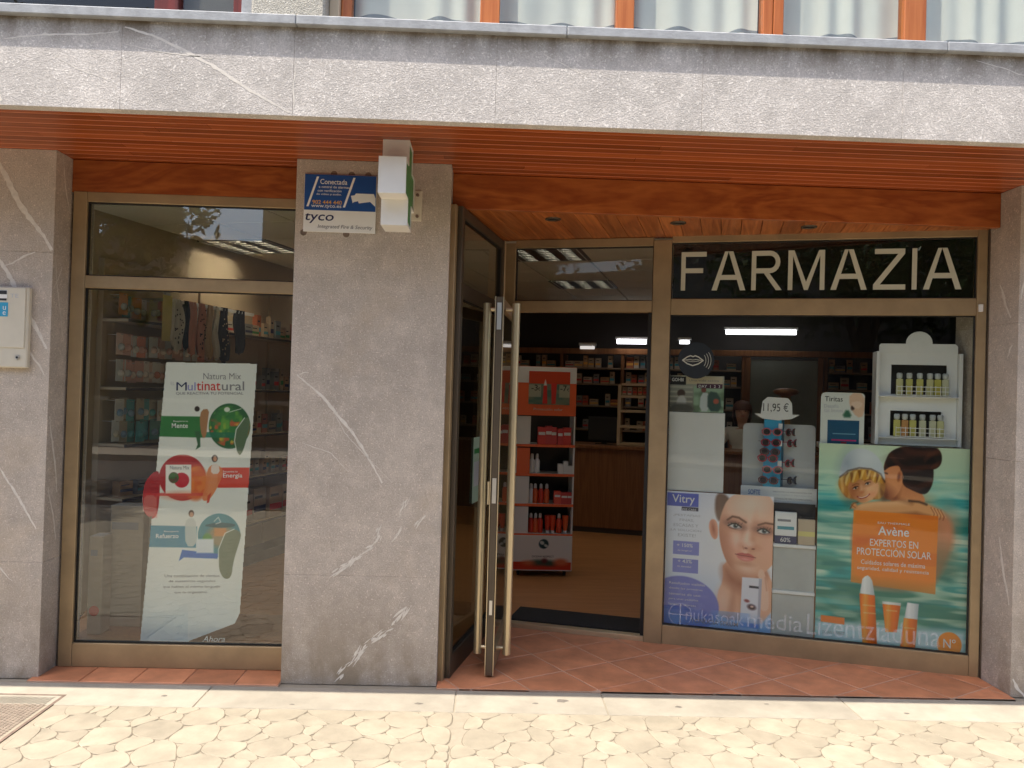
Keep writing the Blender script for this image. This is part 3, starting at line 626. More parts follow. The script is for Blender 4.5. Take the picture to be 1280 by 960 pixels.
# soffit planks
sf = thing('wooden_soffit', 'red brown varnished plank soffit under the stone beam', 'soffit', (0, -.35, HS))
nb = 12; yw = (0.20-(FY+.062))/nb
for i in range(nb):
    y0 = FY+.062+i*yw; cutsx = [-4.6]
    while cutsx[-1] < 4.6: cutsx.append(min(4.8, cutsx[-1]+random.uniform(1.6, 3.4)))
    for a, b in zip(cutsx[:-1], cutsx[1:]):
        c = (a+b)/2
        mb = MB(); h = (b-a)/2-.0006; w = yw/2
        # v-jointed plank: chamfered lower edges
        mb.add([(-h, -w+.0005, 0.02), (h, -w+.0005, 0.02), (h, w-.0005, 0.02), (-h, w-.0005, 0.02), (-h, -w+.0005, .004), (h, -w+.0005, .004), (h, -w+.0035, 0), (-h, -w+.0035, 0), (h, w-.0035, 0), (-h, w-.0035, 0), (h, w-.0005, .004), (-h, w-.0005, .004)],
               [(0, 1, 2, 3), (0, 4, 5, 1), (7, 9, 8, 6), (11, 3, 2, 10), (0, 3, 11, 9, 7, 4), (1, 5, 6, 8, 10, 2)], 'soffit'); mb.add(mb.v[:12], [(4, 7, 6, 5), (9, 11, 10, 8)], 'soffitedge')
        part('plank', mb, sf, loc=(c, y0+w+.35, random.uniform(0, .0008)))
part('edge_strip', MB().box((-4.6, FY+.0605, HS-.004), (4.8, FY+.0618, HS+.03), 'alu'), sf, world=True)
part('soffit_deck', MB().box((-4.6, FY+.062, HS+.021), (4.8, 1.4, HS+.06), 'darkroom'), sf, world=True)

# lintels
l1 = solo('wood_lintel', MB().box((-2.3645, .165, 2.647), (-1.0825, .20, 2.829), 'lintel', .002), 'plain varnished wooden panel between soffit and left shop window', 'lintel')
l2 = solo('wood_lintel', MB().box((-.2455, .175, 2.632), (2.911, .215, 2.829), 'lintel', .002), 'long varnished wooden lintel with swirling grain over the entrance', 'lintel')

# entrance ceiling boards: run inwards, square to the diagonal front
es = thing('entrance_ceiling', 'warm wooden board ceiling over the recessed entrance', 'soffit', (A.x, A.y, 2.66), WR)
vesin = [(-0.20, .216), (2.909, .216), (2.909, .36), (0.09, 1.165), (0.02, 1.17), (-.20, .24)]
wb = .118; u = -1.0
vl = [Wi(p) for p in vesin]
k = 0
while u < 3.3:
    q = [(u+.0015, -1.6), (u+wb-.0015, -1.6), (u+wb-.0015, .6), (u+.0015, .6)]
    for i in range(len(vl)):
        p0, p1 = vl[i], vl[(i+1) % len(vl)]; ex, ey = p1[0]-p0[0], p1[1]-p0[1]; q = clip(q, ey, -ex, ey*p0[0]-ex*p0[1])
        if len(q) < 3: break
    if len(q) >= 3 and area(q) > .001:
        c = Vector((sum(p[0] for p in q)/len(q), sum(p[1] for p in q)/len(q)))
        q = [Vector(p)-c for p in q]; q = [Vector((p.x, -p.y)) for p in q][::-1]
        mb = MB().prism(q, -.016, 0.0, 'board', .003); mb.v = [(x, -y, -z) for x, y, z in mb.v]
        part('board', mb, es, loc=(c.x, c.y, -.018+random.uniform(0, .001)))
    u += wb
part('deck', MB().prism([Vector(p) for p in vl], .001, .012, 'darkroom'), es)
for k, (x, y) in enumerate([(.343, .40), (1.09, .385), (1.873, .37)]):
    t = thing('downlight', ['recessed round spotlight above the open door', 'recessed round spotlight above the start of the shop lettering', 'recessed round spotlight above the middle of the shop lettering'][k], 'spotlight', (x, y, 2.642), 0, 'spotlights in the entrance ceiling')
    part('trim_ring', MB().lathe([(.047, 0.001), (.047, -.006), (.036, -.008), (.033, 0.0005)], 'aludark', 20), t)
    part('lens', MB().lathe([(.030, -.001), (.031, -.003), (.012, -.004)], 'black', 16), t)

# ================================================================== shop fronts
def window(th, x0, x1, z0, z1, bars, y=0.0, dp=0.06, post=.07, m='alu', bottom=.13, top=.055):
    """posts and rails of an aluminium front, in the thing's local frame; bars = (z0, z1) rails"""
    part('post', MB().box((x0, y-dp/2, z0), (x0+post, y+dp/2, z1), m, .003), th); part('post', MB().box((x1-post, y-dp/2, z0), (x1, y+dp/2, z1), m, .003), th)
    for a, b in [(z0, z0+bottom), (z1-top, z1)]+bars:
        part('rail', MB().box((x0+post+.0005, y-dp/2+.002, a), (x1-post-.0005, y+dp/2-.002, b), m, .003), th)
def pane(th, x0, x1, z0, z1, y=0.0, m='glass'):
    mb = MB().box((x0, y-.004, z0), (x1, y+.004, z1), m)
    g = MB().box((x0-.001, y-.012, z0-.001), (x0+.005, y+.012, z1), 'black').box((x1-.005, y-.012, z0), (x1+.001, y+.012, z1), 'black').box((x0+.006, y-.012, z1-.005), (x1-.006, y+.012, z1+.001), 'black').box((x0+.006, y-.012, z0-.001), (x1-.006, y+.012, z0+.005), 'black')
    p = part('pane', mb, th); part('gasket', g, p); return p
lwx0 = -2.352
lw_ = thing('shop_window', 'bronze framed display window left of the broad pillar with a transom pane', 'window', (lwx0, .19, 0))
window(lw_, 0.0, 1.335, 0.012, 2.652, [(2.115, 2.185)], post=.075)
pane(lw_, .075, 1.26, .145, 2.114, m='glassleft'); pane(lw_, .075, 1.26, 2.186, 2.596, m='glassleft')

ef = thing('glazed_entrance', 'bronze framed diagonal shop front with door opening and lettered transom', 'shop front', A, WR)
# posts
part('post', MB().box((-.085, -.035, .0), (.005, .035, 2.62), 'alu', .003), ef)
part('post', MB().box((.935, -.04, .0), (1.052, .04, 2.62), 'alu', .004), ef)
part('post', MB().box((2.832, -.035, .0), (2.885, .035, 2.66), 'alu', .003), ef)
part('post', MB().box((2.888, -.05, .0), (2.914, .03, 2.655), 'aludark', .003), ef)
part('cover_strip', MB().box((2.916, -.07, .0), (2.926, -.02, 2.64), 'steel', .002), ef)
def rail(x0, x1, z0, z1, m='alu'): part('rail', MB().box((x0, -.033, z0), (x1, .033, z1), m, .003), ef)
rail(.0055, .9345, 2.150, 2.226); rail(.0055, .9345, 2.585, 2.64); rail(1.0525, 2.8315, 2.135, 2.238); rail(1.0525, 2.8315, 2.603, 2.66); rail(1.0525, 2.8315, .006, .128)
part('threshold', MB().box((.0055, -.03, .006), (.9345, .04, .040), 'alulight', .004), ef)
part('door_stop', MB().box((.91, -.012, .041), (.9345, .012, 2.149), 'black'), ef)
pane(ef, .0055, .9345, 2.227, 2.584)
pf = pane(ef, 1.0525, 2.8315, 2.239, 2.602, m='glassdark')
pw = pane(ef, 1.0525, 2.8315, .129, 2.134)
part('sign_panel', MB().box((1.06, .02, 2.245), (2.825, .026, 2.598), mat('dark_brown_sign_panel', (0.022, 0.014, 0.010), .25)), ef)
def stroke_letters(word, x, z, h, m, parent, y, gaps=None, total=None):
    """plain grotesque capitals built from strokes; unit = letter height"""
    t = .125; pol = {}
    def R_(x0, z0, x1, z1): return [(x0, z0), (x1, z0), (x1, z1), (x0, z1)]
    d = .15
    A_ = [[(0, 0), (d, 0), (.46+.0, 1), (.36, 1)], [(.95-d, 0), (.95, 0), (.59, 1), (.4601, 1)], R_(.215, .27, .735, .27+t)]
    arc = lambda cx, cz, ro, ri, a0, a1, n=10: [[(cx+ro*math.cos(a), cz+ro*math.sin(a)), (cx+ro*math.cos(b), cz+ro*math.sin(b)), (cx+ri*math.cos(b), cz+ri*math.sin(b)), (cx+ri*math.cos(a), cz+ri*math.sin(a))] for a, b in zip(np.linspace(a0, a1, n+1)[:-1], np.linspace(a0, a1, n+1)[1:])]
    pol['A'] = (.95, A_); pol['F'] = (.72, [R_(0, 0, t, 1), R_(t, 1-t, .72, 1), R_(t, .45, .63, .45+t)])
    pol['R'] = (.84, [R_(0, 0, t, 1), R_(t, 1-t, .50, 1), R_(t, .43, .50, .43+t)]+arc(.50, .715, .285, .16, -PI/2, PI/2)+[[(.34, .43), (.49, .43), (.84, 0), (.68, 0)]])
    pol['M'] = (.98, [R_(0, 0, t, 1), R_(.98-t, 0, .98, 1), [(t, 1), (t, .86), (.44, 0), (.49, 0), (.49, .20), (.16, 1)], [(.98-t, 1), (.82, 1), (.49, .20), (.49, 0), (.54, 0), (.98-t, .86)]])
    pol['Z'] = (.82, [R_(0, 0, .82, t), R_(.03, 1-t, .80, 1), [(0, t), (.17, t), (.80, 1-t), (.63, 1-t)]]); pol['I'] = (t, [R_(0, 0, t, 1)])
    sp_ = .16; w = sum(pol[k][0] for k in word)+sp_*(len(word)-1); k_ = total/w; mb = MB(); cx = x
    for i, ch in enumerate(word):
        for j, q in enumerate(pol[ch][1]):
            q = [(cx+a*k_, z+b*h) for a, b in q]
            ar_ = area(q); q = q if ar_ > 0 else q[::-1]
            mb.add([(a, y-.00008*j, b) for a, b in q], [tuple(range(len(q)))], m)
        cx += (pol[ch][0]+sp_)*k_
    return part('lettering', mb, parent)
stroke_letters('FARMAZIA', 1.113, 2.294, .250, 'creamink', pf, -.0054, total=1.642)
part('alarm_contact', MB().box((2.838, -.055, 2.155), (2.862, -.036, 2.20), 'whitegloss', .003), ef)
fm = mat('frosted_film_lettering', (.78,   .80, .80), .6, alpha=.27)
text('nukasoak', 1.20, .168, .36, .08, fm, pw, y=-.0052); text('media', 1.58, .163, .33, .10, fm, pw, y=-.0054); text('Lizentziaduna', 1.935, .155, .75, .125, fm, pw, y=-.0054)
cm = MB()
for r0, r1 in ((.075, .069),):
    n = 28; cm.add([(1.165+r*math.cos(2*PI*i/n), -.0055, .20+r*math.sin(2*PI*i/n)) for r in (r0, r1) for i in range(n)], [(i, (i+1) % n, n+(i+1) % n, n+i) for i in range(n)], fm)
cm.box((1.095, -.0056, .197), (1.235, -.0054, .203), fm).box((1.161, -.0058, .135), (1.169, -.0056, .268), fm)
part('emblem', cm, pw)
# right hand side return from the pillar edge to the corner
p0, p1 = Vector((-.205, .10, 0)), Vector((.045, 1.10, 0)); L1 = (p1-p0).length; ang = math.atan2(p1.y-p0.y, p1.x-p0.x)
sg = thing('side_glazing', 'dark glazed side panel between broad pillar and open door', 'window', p0, ang)
window(sg, 0, L1, .008, 2.63, [(2.12, 2.20)], dp=.05, post=.05, m='aludark', bottom=.12, top=.06)
pane(sg, .05, L1-.05, .129, 2.119, m='glassdark'); pane(sg, .05, L1-.05, 2.201, 2.569, m='glassdark')
part('corner_post', MB().box((L1+.001, -.03, .0), (L1+.036, .03, 2.635), 'alulight', .003), sg)
part('pillar_trim', MB().box((-.05, .0, .0), (-.012, .045, 2.63), 'alu', .003), sg)
# open door leaf
h0, h1 = Vector((.150, 1.085, 0)), Vector((.037, .115, 0)); LD = (h1-h0).length; dang = math.atan2(h1.y-h0.y, h1.x-h0.x)
gd = thing('glass_door', 'open glass door leaf seen edge on with tall tubular handles', 'door', (h0.x, h0.y, 0), dang)
for a, b in ((0, .06), (LD-.065, LD)):
    part('stile', MB().box((a, -.02, .022), (b, .02, 2.135), 'aludark' if a else 'alu', .003), gd)
part('rail', MB().box((.0605, -.019, .022), (LD-.0655, .019, .115), 'alu', .003), gd); part('rail', MB().box((.0605, -.019, 2.07), (LD-.0655, .019, 2.135), 'alu', .003), gd)
part('pane', MB().box((.061, -.004, .116), (LD-.066, .004, 2.069), 'glass'), gd)
for s in (-1, 1):
    part('edge_trim', MB().box((LD-.012, s*.0205, .022), (LD+.003, s*.0245, 2.135), 'alulight'), gd)
    h = part('handle', MB().tube((LD-.13, s*.083, .105), (LD-.13, s*.083, 2.11), .0235, 'alulight', 18), gd)
    part('handle_stub', MB().tube((LD-.13, s*.0255, .14), (LD-.13, s*.063, .14), .012, 'alulight', 10).tube((LD-.13, s*.0255, 2.075), (LD-.13, s*.063, 2.075), .012, 'alulight', 10), h)
part('lock', MB().box((LD+.0005, -.011, .98), (LD+.004, .011, 1.12), 'steel').box((LD+.0005, -.008, .36), (LD+.004, .008, .44), 'steel').box((LD+.0005, -.012, 1.95), (LD+.005, .012, 2.10), 'steel'), gd)
part('latch', MB().box((LD-.02, -.040, .97), (LD+.001, -.0255, 1.10), 'alulight', .004), gd)

# ================================================================== signs on the pillars
asg = thing('alarm_sign', 'blue and white alarm company sign with a camera drawing on the pillar', 'sign', (-1.036, -.004, 2.438), 0)
bs_ = part('panel', MB().box((0, -.008, 0), (.388, 0, .312), 'whitegloss', .001), asg)
part('blue_field', MB().box((.002, -.0092, .117), (.386, -.0081, .310), 'blue'), asg)
text('Conectada', .085, .258, .145, .028, 'whiteink', asg, -.0097, bold=.02)
for i, tt in enumerate(('a central de alarmas', 'con verificación', 'de vídeo y audio.')): text(tt, .078-i*.006, .237-i*.0205, (.165, .128, .135)[i], .0135, 'whiteink', asg, -.0097, bold=.01)
text('902 444 440', .046, .149, .158, .022, 'orangeink', asg, -.0097, bold=.025); text('www.tyco.es', .040, .126, .162, .021, 'whiteink', asg, -.0097, bold=.02)
for dx in (0, .196):
    part('slash_mark', MB().add([(.014+dx, -.0097, .135), (.026+dx, -.0097, .135), (.078+dx, -.0097, .298), (.066+dx, -.0097, .298)], [(0, 1, 2, 3)], 'whiteink'), asg)
part('camera_drawing', MB().add([(-0.0+x, -.0098, z) for x, z in ((.252, .200), (.272, .203), (.278, .213), (.375, .213), (.384, .190), (.384, .145), (.356, .170), (.296, .160), (.290, .172), (.268, .166), (.262, .160))], [tuple(range(10, -1, -1))], 'whiteink'), asg)
text('tyco', .008, .045, .155, .055, 'navy', asg, -.0087, shear=.15, bold=.025); text('Integrated Fire & Security', .078, .014, .295, .026, 'greyink', asg, -.0087, shear=.2, bold=.008)
for i, (x, z) in enumerate(((.155, .318), (.25, .316), (.34, .316), (.0, -.004), (.23, -.006))): part('adhesive_dab', MB().lathe([(.018, 0.0), (.016, .0015)], 'iron', 12), asg, loc=(x, .004, z)).rotation_euler = (PI/2, 0, 0)

cr = thing('pharmacy_cross', 'white cased green pharmacy cross sign on the pillar seen edge on', 'sign', (-.50, -.305, 2.625))
a_, b_ = .088, .215
cross = [(-a_, -b_), (a_, -b_), (a_, -a_), (b_, -a_), (b_, a_), (a_, a_), (a_, b_), (-a_, b_), (-a_, a_), (-b_, a_), (-b_, -a_), (-a_, -a_)]
def xprism(mb, pts, x0, x1, m):
    n = len(pts); mb.add([(x0, y, z) for y, z in pts]+[(x1, y, z) for y, z in pts], [(i, n+i, n+(i+1) % n, (i+1) % n) for i in range(n)]+[tuple(range(n)), tuple(range(2*n-1, n-1, -1))], m); return mb
part('casing', xprism(MB(), cross, -.053, .053, 'white'), cr)
for s in (-1, 1):
    sc_ = [(y*.90, z*.90) for y, z in cross]
    part('led_face', xprism(MB(), sc_, s*.0535, s*.060, 'green') if s > 0 else xprism(MB(), sc_, -.060, -.0535, 'green'), cr)
    rim = MB(); n = 12; x_ = s*.066; vs = [(x_, y, z) for y, z in cross]+[(x_, y*.92, z*.92) for y, z in cross]+[(s*.053, y, z) for y, z in cross]+[(s*.0605, y*.92, z*.92) for y, z in cross]
    rim.add(vs, [(i, (i+1) % n, n+(i+1) % n, n+i) for i in range(n)]+[(i, 2*n+i, 2*n+(i+1) % n, (i+1) % n) for i in range(n)]+[(n+i, n+(i+1) % n, 3*n+(i+1) % n, 3*n+i) for i in range(n)], 'white')
    part('face_rim', rim, cr)
part('bracket', MB().box((.025, .298, -.11), (.10, .304, .055), 'cream', .002).box((.028, .2152, -.05), (.05, .2975, .02), 'cream', .002), cr)
for z in (.03, -.085): part('bolt', MB().tube((.075, .289, z), (.075, .2975, z), .009, 'iron', 8), cr)
wbx = thing('wall_box', 'cream enamelled metal box with blue and black stickers on the left pillar', 'meter box', (-2.70, 0, 1.655))
part('casing', MB().box((-.32, -.036, 0), (.235, -.0005, .43), 'cream', .006), wbx)
part('door', MB().box((-.315, -.042, .105), (.222, -.0365, .425), 'cream', .004), wbx)
part('sticker', MB().box((.04, -.0435, .27), (.132, -.0422, .345), 'skyblue'), wbx, 'blue sticker'); part('sticker', MB().box((.04, -.0435, .352), (.126, -.0422, .41), 'whitegloss'), wbx, 'black and white sticker')
part('sticker_print', MB().box((.042, -.0442, .388), (.124, -.0436, .408), 'ink').box((.042, -.0442, .354), (.124, -.0436, .366), 'ink'), wbx)
text('u', .106, .305, .016, .02, 'whiteink', wbx, -.0442); text('e', .106, .278, .016, .02, 'whiteink', wbx, -.0442); text('TE', .14, .372, .045, .02, 'paleink', wbx, -.0425)
part('lock', MB().tube((.188, -.0362, .055), (.188, -.044, .055), .011, 'steel', 14).tube((.188, -.044, .055), (.188, -.0455, .055), .006, 'black', 10), wbx)

# ================================================================== upstairs
UY = -.50
struct('upper_floor', MB().box((-4.6, -.499, 2.93), (4.8, 1.6, 3.20), 'darkroom').box((-4.6, 1.4, 3.2), (4.8, 1.6, 5.6), 'darkroom').box((-4.6, -.45, 4.75), (4.8, 1.4, 5.6), 'render'))
def upwin(label, x0, x1, posts, m, z1=4.7):
    t = thing('upstairs_window', label, 'window', ((x0+x1)/2, UY, 3.2665)); cx = (x0+x1)/2
    for a, b in [(x0, x0+.05), (x1-.05, x1)]+posts: part('post', MB().box((a-cx, .0, 0), (b-cx, .07, z1-3.2665), m, .004), t)
    xs = sorted([x0+.05]+[k for p in posts for k in p]+[x1-.05])
    part('rail', MB().box((x0-cx+.05, .005, .0), (x1-cx-.05, .06, .03), m, .003), t)
    part('rail', MB().box((x0-cx+.05, .005, z1-3.32), (x1-cx-.05, .06, z1-3.2665), m, .003), t)
    for a, b in zip(xs[0::2], xs[1::2]): part('pane', MB().box((a-cx+.001, .03, .031), (b-cx-.001, .036, z1-3.321), 'glass'), t)
    return t
upwin('orange framed upstairs window with curtains above the middle of the beam', -.772, 1.325, [(-.103, -.008), (.558, .645)], 'owood')
upwin('orange framed upstairs window with curtains at the upper right', 1.328, 3.6, [(1.975, 2.085)], 'owood')
upwin('dark red framed upstairs window with a dim room at the upper left', -3.9, -1.235, [(-1.66, -1.545)], 'rwood')
part('panel', MB().box((-1.54, -.44, 3.2965), (-1.286, -.42, 4.65), mat('grey_brown_blind', (.14, .12, .105), .7)), bpy.data.objects['upstairs_window.002'], world=True)
pier = thing('stone_pier', 'short bright roughcast pier between the upstairs windows', 'pier', (-1.0, -.3, 3.2665))
part('roughcast_block', MB().box((-1.163, -.62, 3.267), (-.822, -.2, 4.75), stone_mat('roughcast', (.58, .54, .46), bumpd=.02), .01), pier, world=True)
part('jamb', MB().box((-1.234, -.54, 3.267), (-1.164, -.2, 4.75), 'ledge', .004), pier, world=True); part('jamb', MB().box((-.821, -.54, 3.267), (-.773, -.2, 4.75), 'inwall', .004), pier, world=True)
def curtain(label, x0, x1, seed, y=-.418):
    r = random.Random(seed); mb = MB(); n = int((x1-x0)/.012); zs = [3.29, 3.405, 3.425, 3.445, 4.70]; ph = r.uniform(0, 6)
    vs = []
    for k, z in enumerate(zs):
        for i in range(n+1):
            x = x0+(x1-x0)*i/n
            vs.append((x, y+.011*math.sin(x*42+1.3*math.sin(x*9+ph))+.010*math.sin(x*17+ph*2)+.008*math.sin(x*5.3+ph*.7)*math.sin(x*29), z+(.012*math.sin(x*42*.5+ph) if k in (1, 2, 3) else 0)))
    for k in range(4):
        fs_ = [(k*(n+1)+i, k*(n+1)+i+1, (k+1)*(n+1)+i+1, (k+1)*(n+1)+i) for i in range(n)]
        mb.add(vs, fs_, 'curtainband' if k == 1 else 'curtain', True)
    o = solo('curtain', mb, label, 'curtain')
    return o
curtain('pale voile curtain with a grey band behind the upstairs window over the pillar', -.72, 1.27, 3)
curtain('pale voile curtain with a grey band behind the right upstairs window', 1.38, 3.5, 5)

# ================================================================== shop interior (frame of the diagonal front)
UL, UR, VB = -2.8, 4.2, 5.15
room = []
inner = [(-2.41, .23), (-.30, .23), (.0, 1.18), (2.87, .42), (4.6, .62)]
fpoly = [Vector(p) for p in inner]+[Wp(UR, VB).xy, Wp(UL, VB).xy, Wp(UL, -.7).xy]
struct('shop_floor', MB().prism([tuple(p) for p in fpoly], -.1, .028, 'shopfloor'))
struct('ceiling', MB().prism([tuple(p) for p in [Vector((-2.6, .23)), Vector((-.3, .23)), Vector((.03, 1.2)), Vector((2.87, .42)), Vector((4.7, .42))]+fpoly[5:]], 2.80, 2.90, 'ceilrail'))
cobj = bpy.data.objects['ceiling']; tm = None
lamps = [(-.35, 1.5), (-.35, 3.3), (-2.15, .3), (-2.15, 2.1), (1.45, 2.7), (2.65, 1.5), (2.65, 3.3)]
def grid_uv(u): return u
tile_me = MB().box((-.292, -.292, 0), (.292, .292, .03), 'ceil', .004).mesh('ceiling_tile')
for i in range(-5, 8):
    for j in range(-2, 9):
        u, v = -.05+i*.6, 1.8+(j-3)*.6+.0
        if not (UL+.2 < u < UR-.1 and v < VB-.2): continue
        p = Wp(u, v)
        if p.y < (.55 if p.x < -.2 else 0) or (p.x > -.45 and v < .32): continue
        if any(abs(u-lu) < .31 and abs(v-lv) < .31 for lu, lv in [(-.05+round((a+.05)/.6)*.6, 1.8+round((b-1.8)/.6)*.6) for a, b in lamps]): continue
        o = bpy.data.objects.new('ceiling_tile', tile_me); COL.objects.link(o); o.parent = cobj; o.location = (p.x, p.y, 2.755); o.rotation_euler = (0, 0, WR)
lt = None; names = ['square louvred ceiling lamp just inside the door', 'square louvred ceiling lamp deep inside behind the door transom', 'square louvred ceiling lamp in the left window transom', 'square louvred ceiling lamp further back along the left wall', 'square louvred ceiling lamp in the middle of the shop', 'square louvred ceiling lamp behind the lettered panel', 'square louvred ceiling lamp at the back right of the shop']
for k, (a, b) in enumerate(lamps):
    u, v = -.05+round((a+.05)/.6)*.6, 1.8+round((b-1.8)/.6)*.6; p = Wp(u, v, 2.75)
    if lt is None:
        lt = thing('ceiling_lamp', names[0], 'ceiling lamp', p, WR, 'louvred ceiling lamps in the shop')
        part('housing', MB().box((-.285, -.285, .045), (.285, .285, .05), 'louvre').box((-.295, -.295, .0), (-.285, .295, .05), 'whitegloss').box((.285, -.295, .0), (.295, .295, .05), 'whitegloss').box((-.285, -.295, 0), (.285, -.285, .05), 'whitegloss').box((-.285, .285, 0), (.285, .295, .05), 'whitegloss'), lt)
        for q in (-.19, 0, .19): part('tube', MB().tube((q, -.27, .034), (q, .27, .034), .009, 'lampglow', 8), lt)
        for q in (-.285, -.095, .095, .285): part('blade', MB().box((q-.04, -.284, .001), (q+.04, .284, .022), 'louvre'), lt)
        for q in np.linspace(-.284, .284, 8): part('blade', MB().box((-.284, q-.022, .002), (.284, q+.022, .024), 'louvre'), lt)
    else:
        d_ = dup(lt, p, WR, names[k])
        if k in (2, 3):
            for ch in d_.children:
                if ch.name.startswith('tube'): ch.data = ch.data.copy(); ch.data.materials[0] = M['lampglow2']
# walls
def wallbox(name, u0, v0, u1, v1, z0, z1, m):
    q = [Wp(u0, v0), Wp(u1, v0), Wp(u1, v1), Wp(u0, v1)]
    return struct(name, MB().prism([tuple(p.xy) for p in q], z0, z1, m))
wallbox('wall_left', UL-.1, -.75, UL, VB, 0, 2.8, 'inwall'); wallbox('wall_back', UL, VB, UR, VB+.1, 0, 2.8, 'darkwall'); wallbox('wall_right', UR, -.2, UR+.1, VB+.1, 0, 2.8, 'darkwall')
struct('wall_inner', MB().box((-1.05, .43, 0), (-.30, .45, 2.8), 'inwall').box((-2.9, .25, 0), (-2.42, .27, 2.8), 'inwall').box((-2.6, .22, 2.66), (-1.05, .24, 2.83), 'inwall'))

# left wall shelving
shu = thing('wall_shelving', 'long beige wall shelving behind the left display window', 'shelving', Wp(UL, 0, 0.0), WR)
part('back_panel', MB().box((.002, -.70, .03), (.03, 2.45, 2.45), 'shelf'), shu)
zsh = [.40, .80, 1.17, 1.56, 2.03]
for z in zsh: part('shelf_board', MB().box((.031, -.70, z-.02), (.26, 2.45, z), 'shelf', .002), shu); part('shelf_edge', MB().box((.2605, -.70, z-.022), (.264, 2.45, z-.002), 'shelfdark'), shu)
for v in (-.69, .36, 1.40, 2.43): part('upright', MB().box((.031, v-.012, .03), (.05, v+.012, 2.45), 'shelf'), shu)
part('plinth', MB().box((.031, -.70, .03), (.24, 2.45, .12), 'shelfdark'), shu)
# blister packs hung in rows
bp_ = None
def hangpack(kind):
    t = thing('blister_pack', '', 'blister pack', (0, 0, 0)); 
    part('card', MB().box((-.0015, -.042, -.15), (0, .042, 0), kind), t)
    part('blister', MB().lathe([(.026, 0), (.024, .016), (.010, .024)], 'clearcap' if kind == 'pack' else kind, 10), t, loc=(.0005, 0, -.095)).rotation_euler = (0, PI/2, 0)
    part('hook', MB().tube((-.11, 0, -.010), (.02, 0, -.012), .0025, 'steel', 6), t); return t
def row(proto, v0, v1, step, z, u, label, group, first=[None], jit=.008):
    v = v0; i = 0; first = None
    while v < v1:
        p = Wp(u+random.uniform(-.02, .02), v+random.uniform(-jit, jit), z+random.uniform(-.012, .012))
        if proto.get('used'): o = dup(proto, p, WR+random.uniform(-.1, .1))
        else: o = proto; o.location = p; o.rotation_euler = (0, 0, WR); o['used'] = 1
        o['label'] = label+', '+ORD[i]+' from the window'; o['group'] = group; v += step; i += 1
h1_ = hangpack('pinkpack'); h2_ = hangpack('pack'); h3_ = hangpack('tealpack')
row(h2_, -.66, .34, .060, 2.20, UL+.16, 'clear blister card hanging in the top row of the left wall', 'blister cards hung in the top row')
row(h1_, -.66, .36, .062, 1.93, UL+.17, 'pastel blister card hanging below the first shelf of the left wall', 'pastel blister cards in the second row')
row(h1_, -.66, .36, .062, 1.74, UL+.17, 'pastel blister card hanging in the third row of the left wall', 'pastel blister cards in the third row')
row(h3_, -.66, .34, .068, 1.475, UL+.17, 'teal or white card in the fourth row of the left wall', 'teal and white cards in the fourth row')
row(h3_, -.66, .36, .075, 1.33, UL+.15, 'teal or white card in the lowest row of the left wall', 'teal and white cards in the lowest row')
ys = thing('price_strip', 'long yellow hanging strip among the top row cards', 'display strip', Wp(UL+.30, -.36, 1.90), WR); part('strip', MB().box((-.002, -.05, 0), (0, .05, .33), 'yellow'), ys); part('clip', MB().box((-.02, -.02, .33), (.004, .02, .35), 'steel'), ys)
# boxes on shelves
def carton(mname, w, d, h, band='redink'):
    t = MB().box((0, -w/2, 0), (d, w/2, h), mname, .002)
    t.box((d+.0002, -w/2+.004, h*.25), (d+.0008, w/2-.004, h*.45), band).box((d+.0002, -w/2+.012, h*.68), (d+.0008, w/2*.4, h*.76), 'ink')
    return t
protos = {}
def put_box(name, dims, mname, band, loc, rz, label, cat, group):
    key = (name, dims, mname, band)
    if key not in protos: protos[key] = carton(mname, *dims, band).mesh(name)
    o = bpy.data.objects.new(name, protos[key]); COL.objects.link(o); o.location = loc; o.rotation_euler = (0, 0, rz); return tag(o, label, cat, group)
for z, v0, v1, lab, grp in ((2.03, .45, 1.95, 'small carton on the top shelf of the left wall', 'cartons on the top left wall shelf'), (1.56, .45, 2.0, 'small carton on the second shelf of the left wall', 'cartons on the second left wall shelf'),
                      (1.17, .40, 2.0, 'carton on the third shelf of the left wall', 'cartons on the third left wall shelf'), (.80, -.60, 2.0, 'carton on the fourth shelf of the left wall', 'cartons on the fourth left wall shelf'), (.40, -.60, 2.0, 'large carton on the bottom shelf of the left wall', 'cartons on the bottom left wall shelf')):
    v = v0; i_ = -1
    while v < v1:
        i_ += 1
        dm = random.choice([(.07, .06, .13), (.09, .06, .17), (.06, .05, .20), (.12, .07, .10)] if z > .5 else [(.16, .1, .24), (.20, .12, .28)])
        put_box('carton', dm, 'medbox', random.choice(['redink', 'tealink', 'greenink', 'navy']), Wp(UL+.08+random.uniform(0, .05), v+dm[0]/2, z), WR+random.uniform(-.08, .08), lab+', '+ORD[i_]+' from its window end', 'carton', grp); v += dm[0]+random.choice([.006, .012, .035])
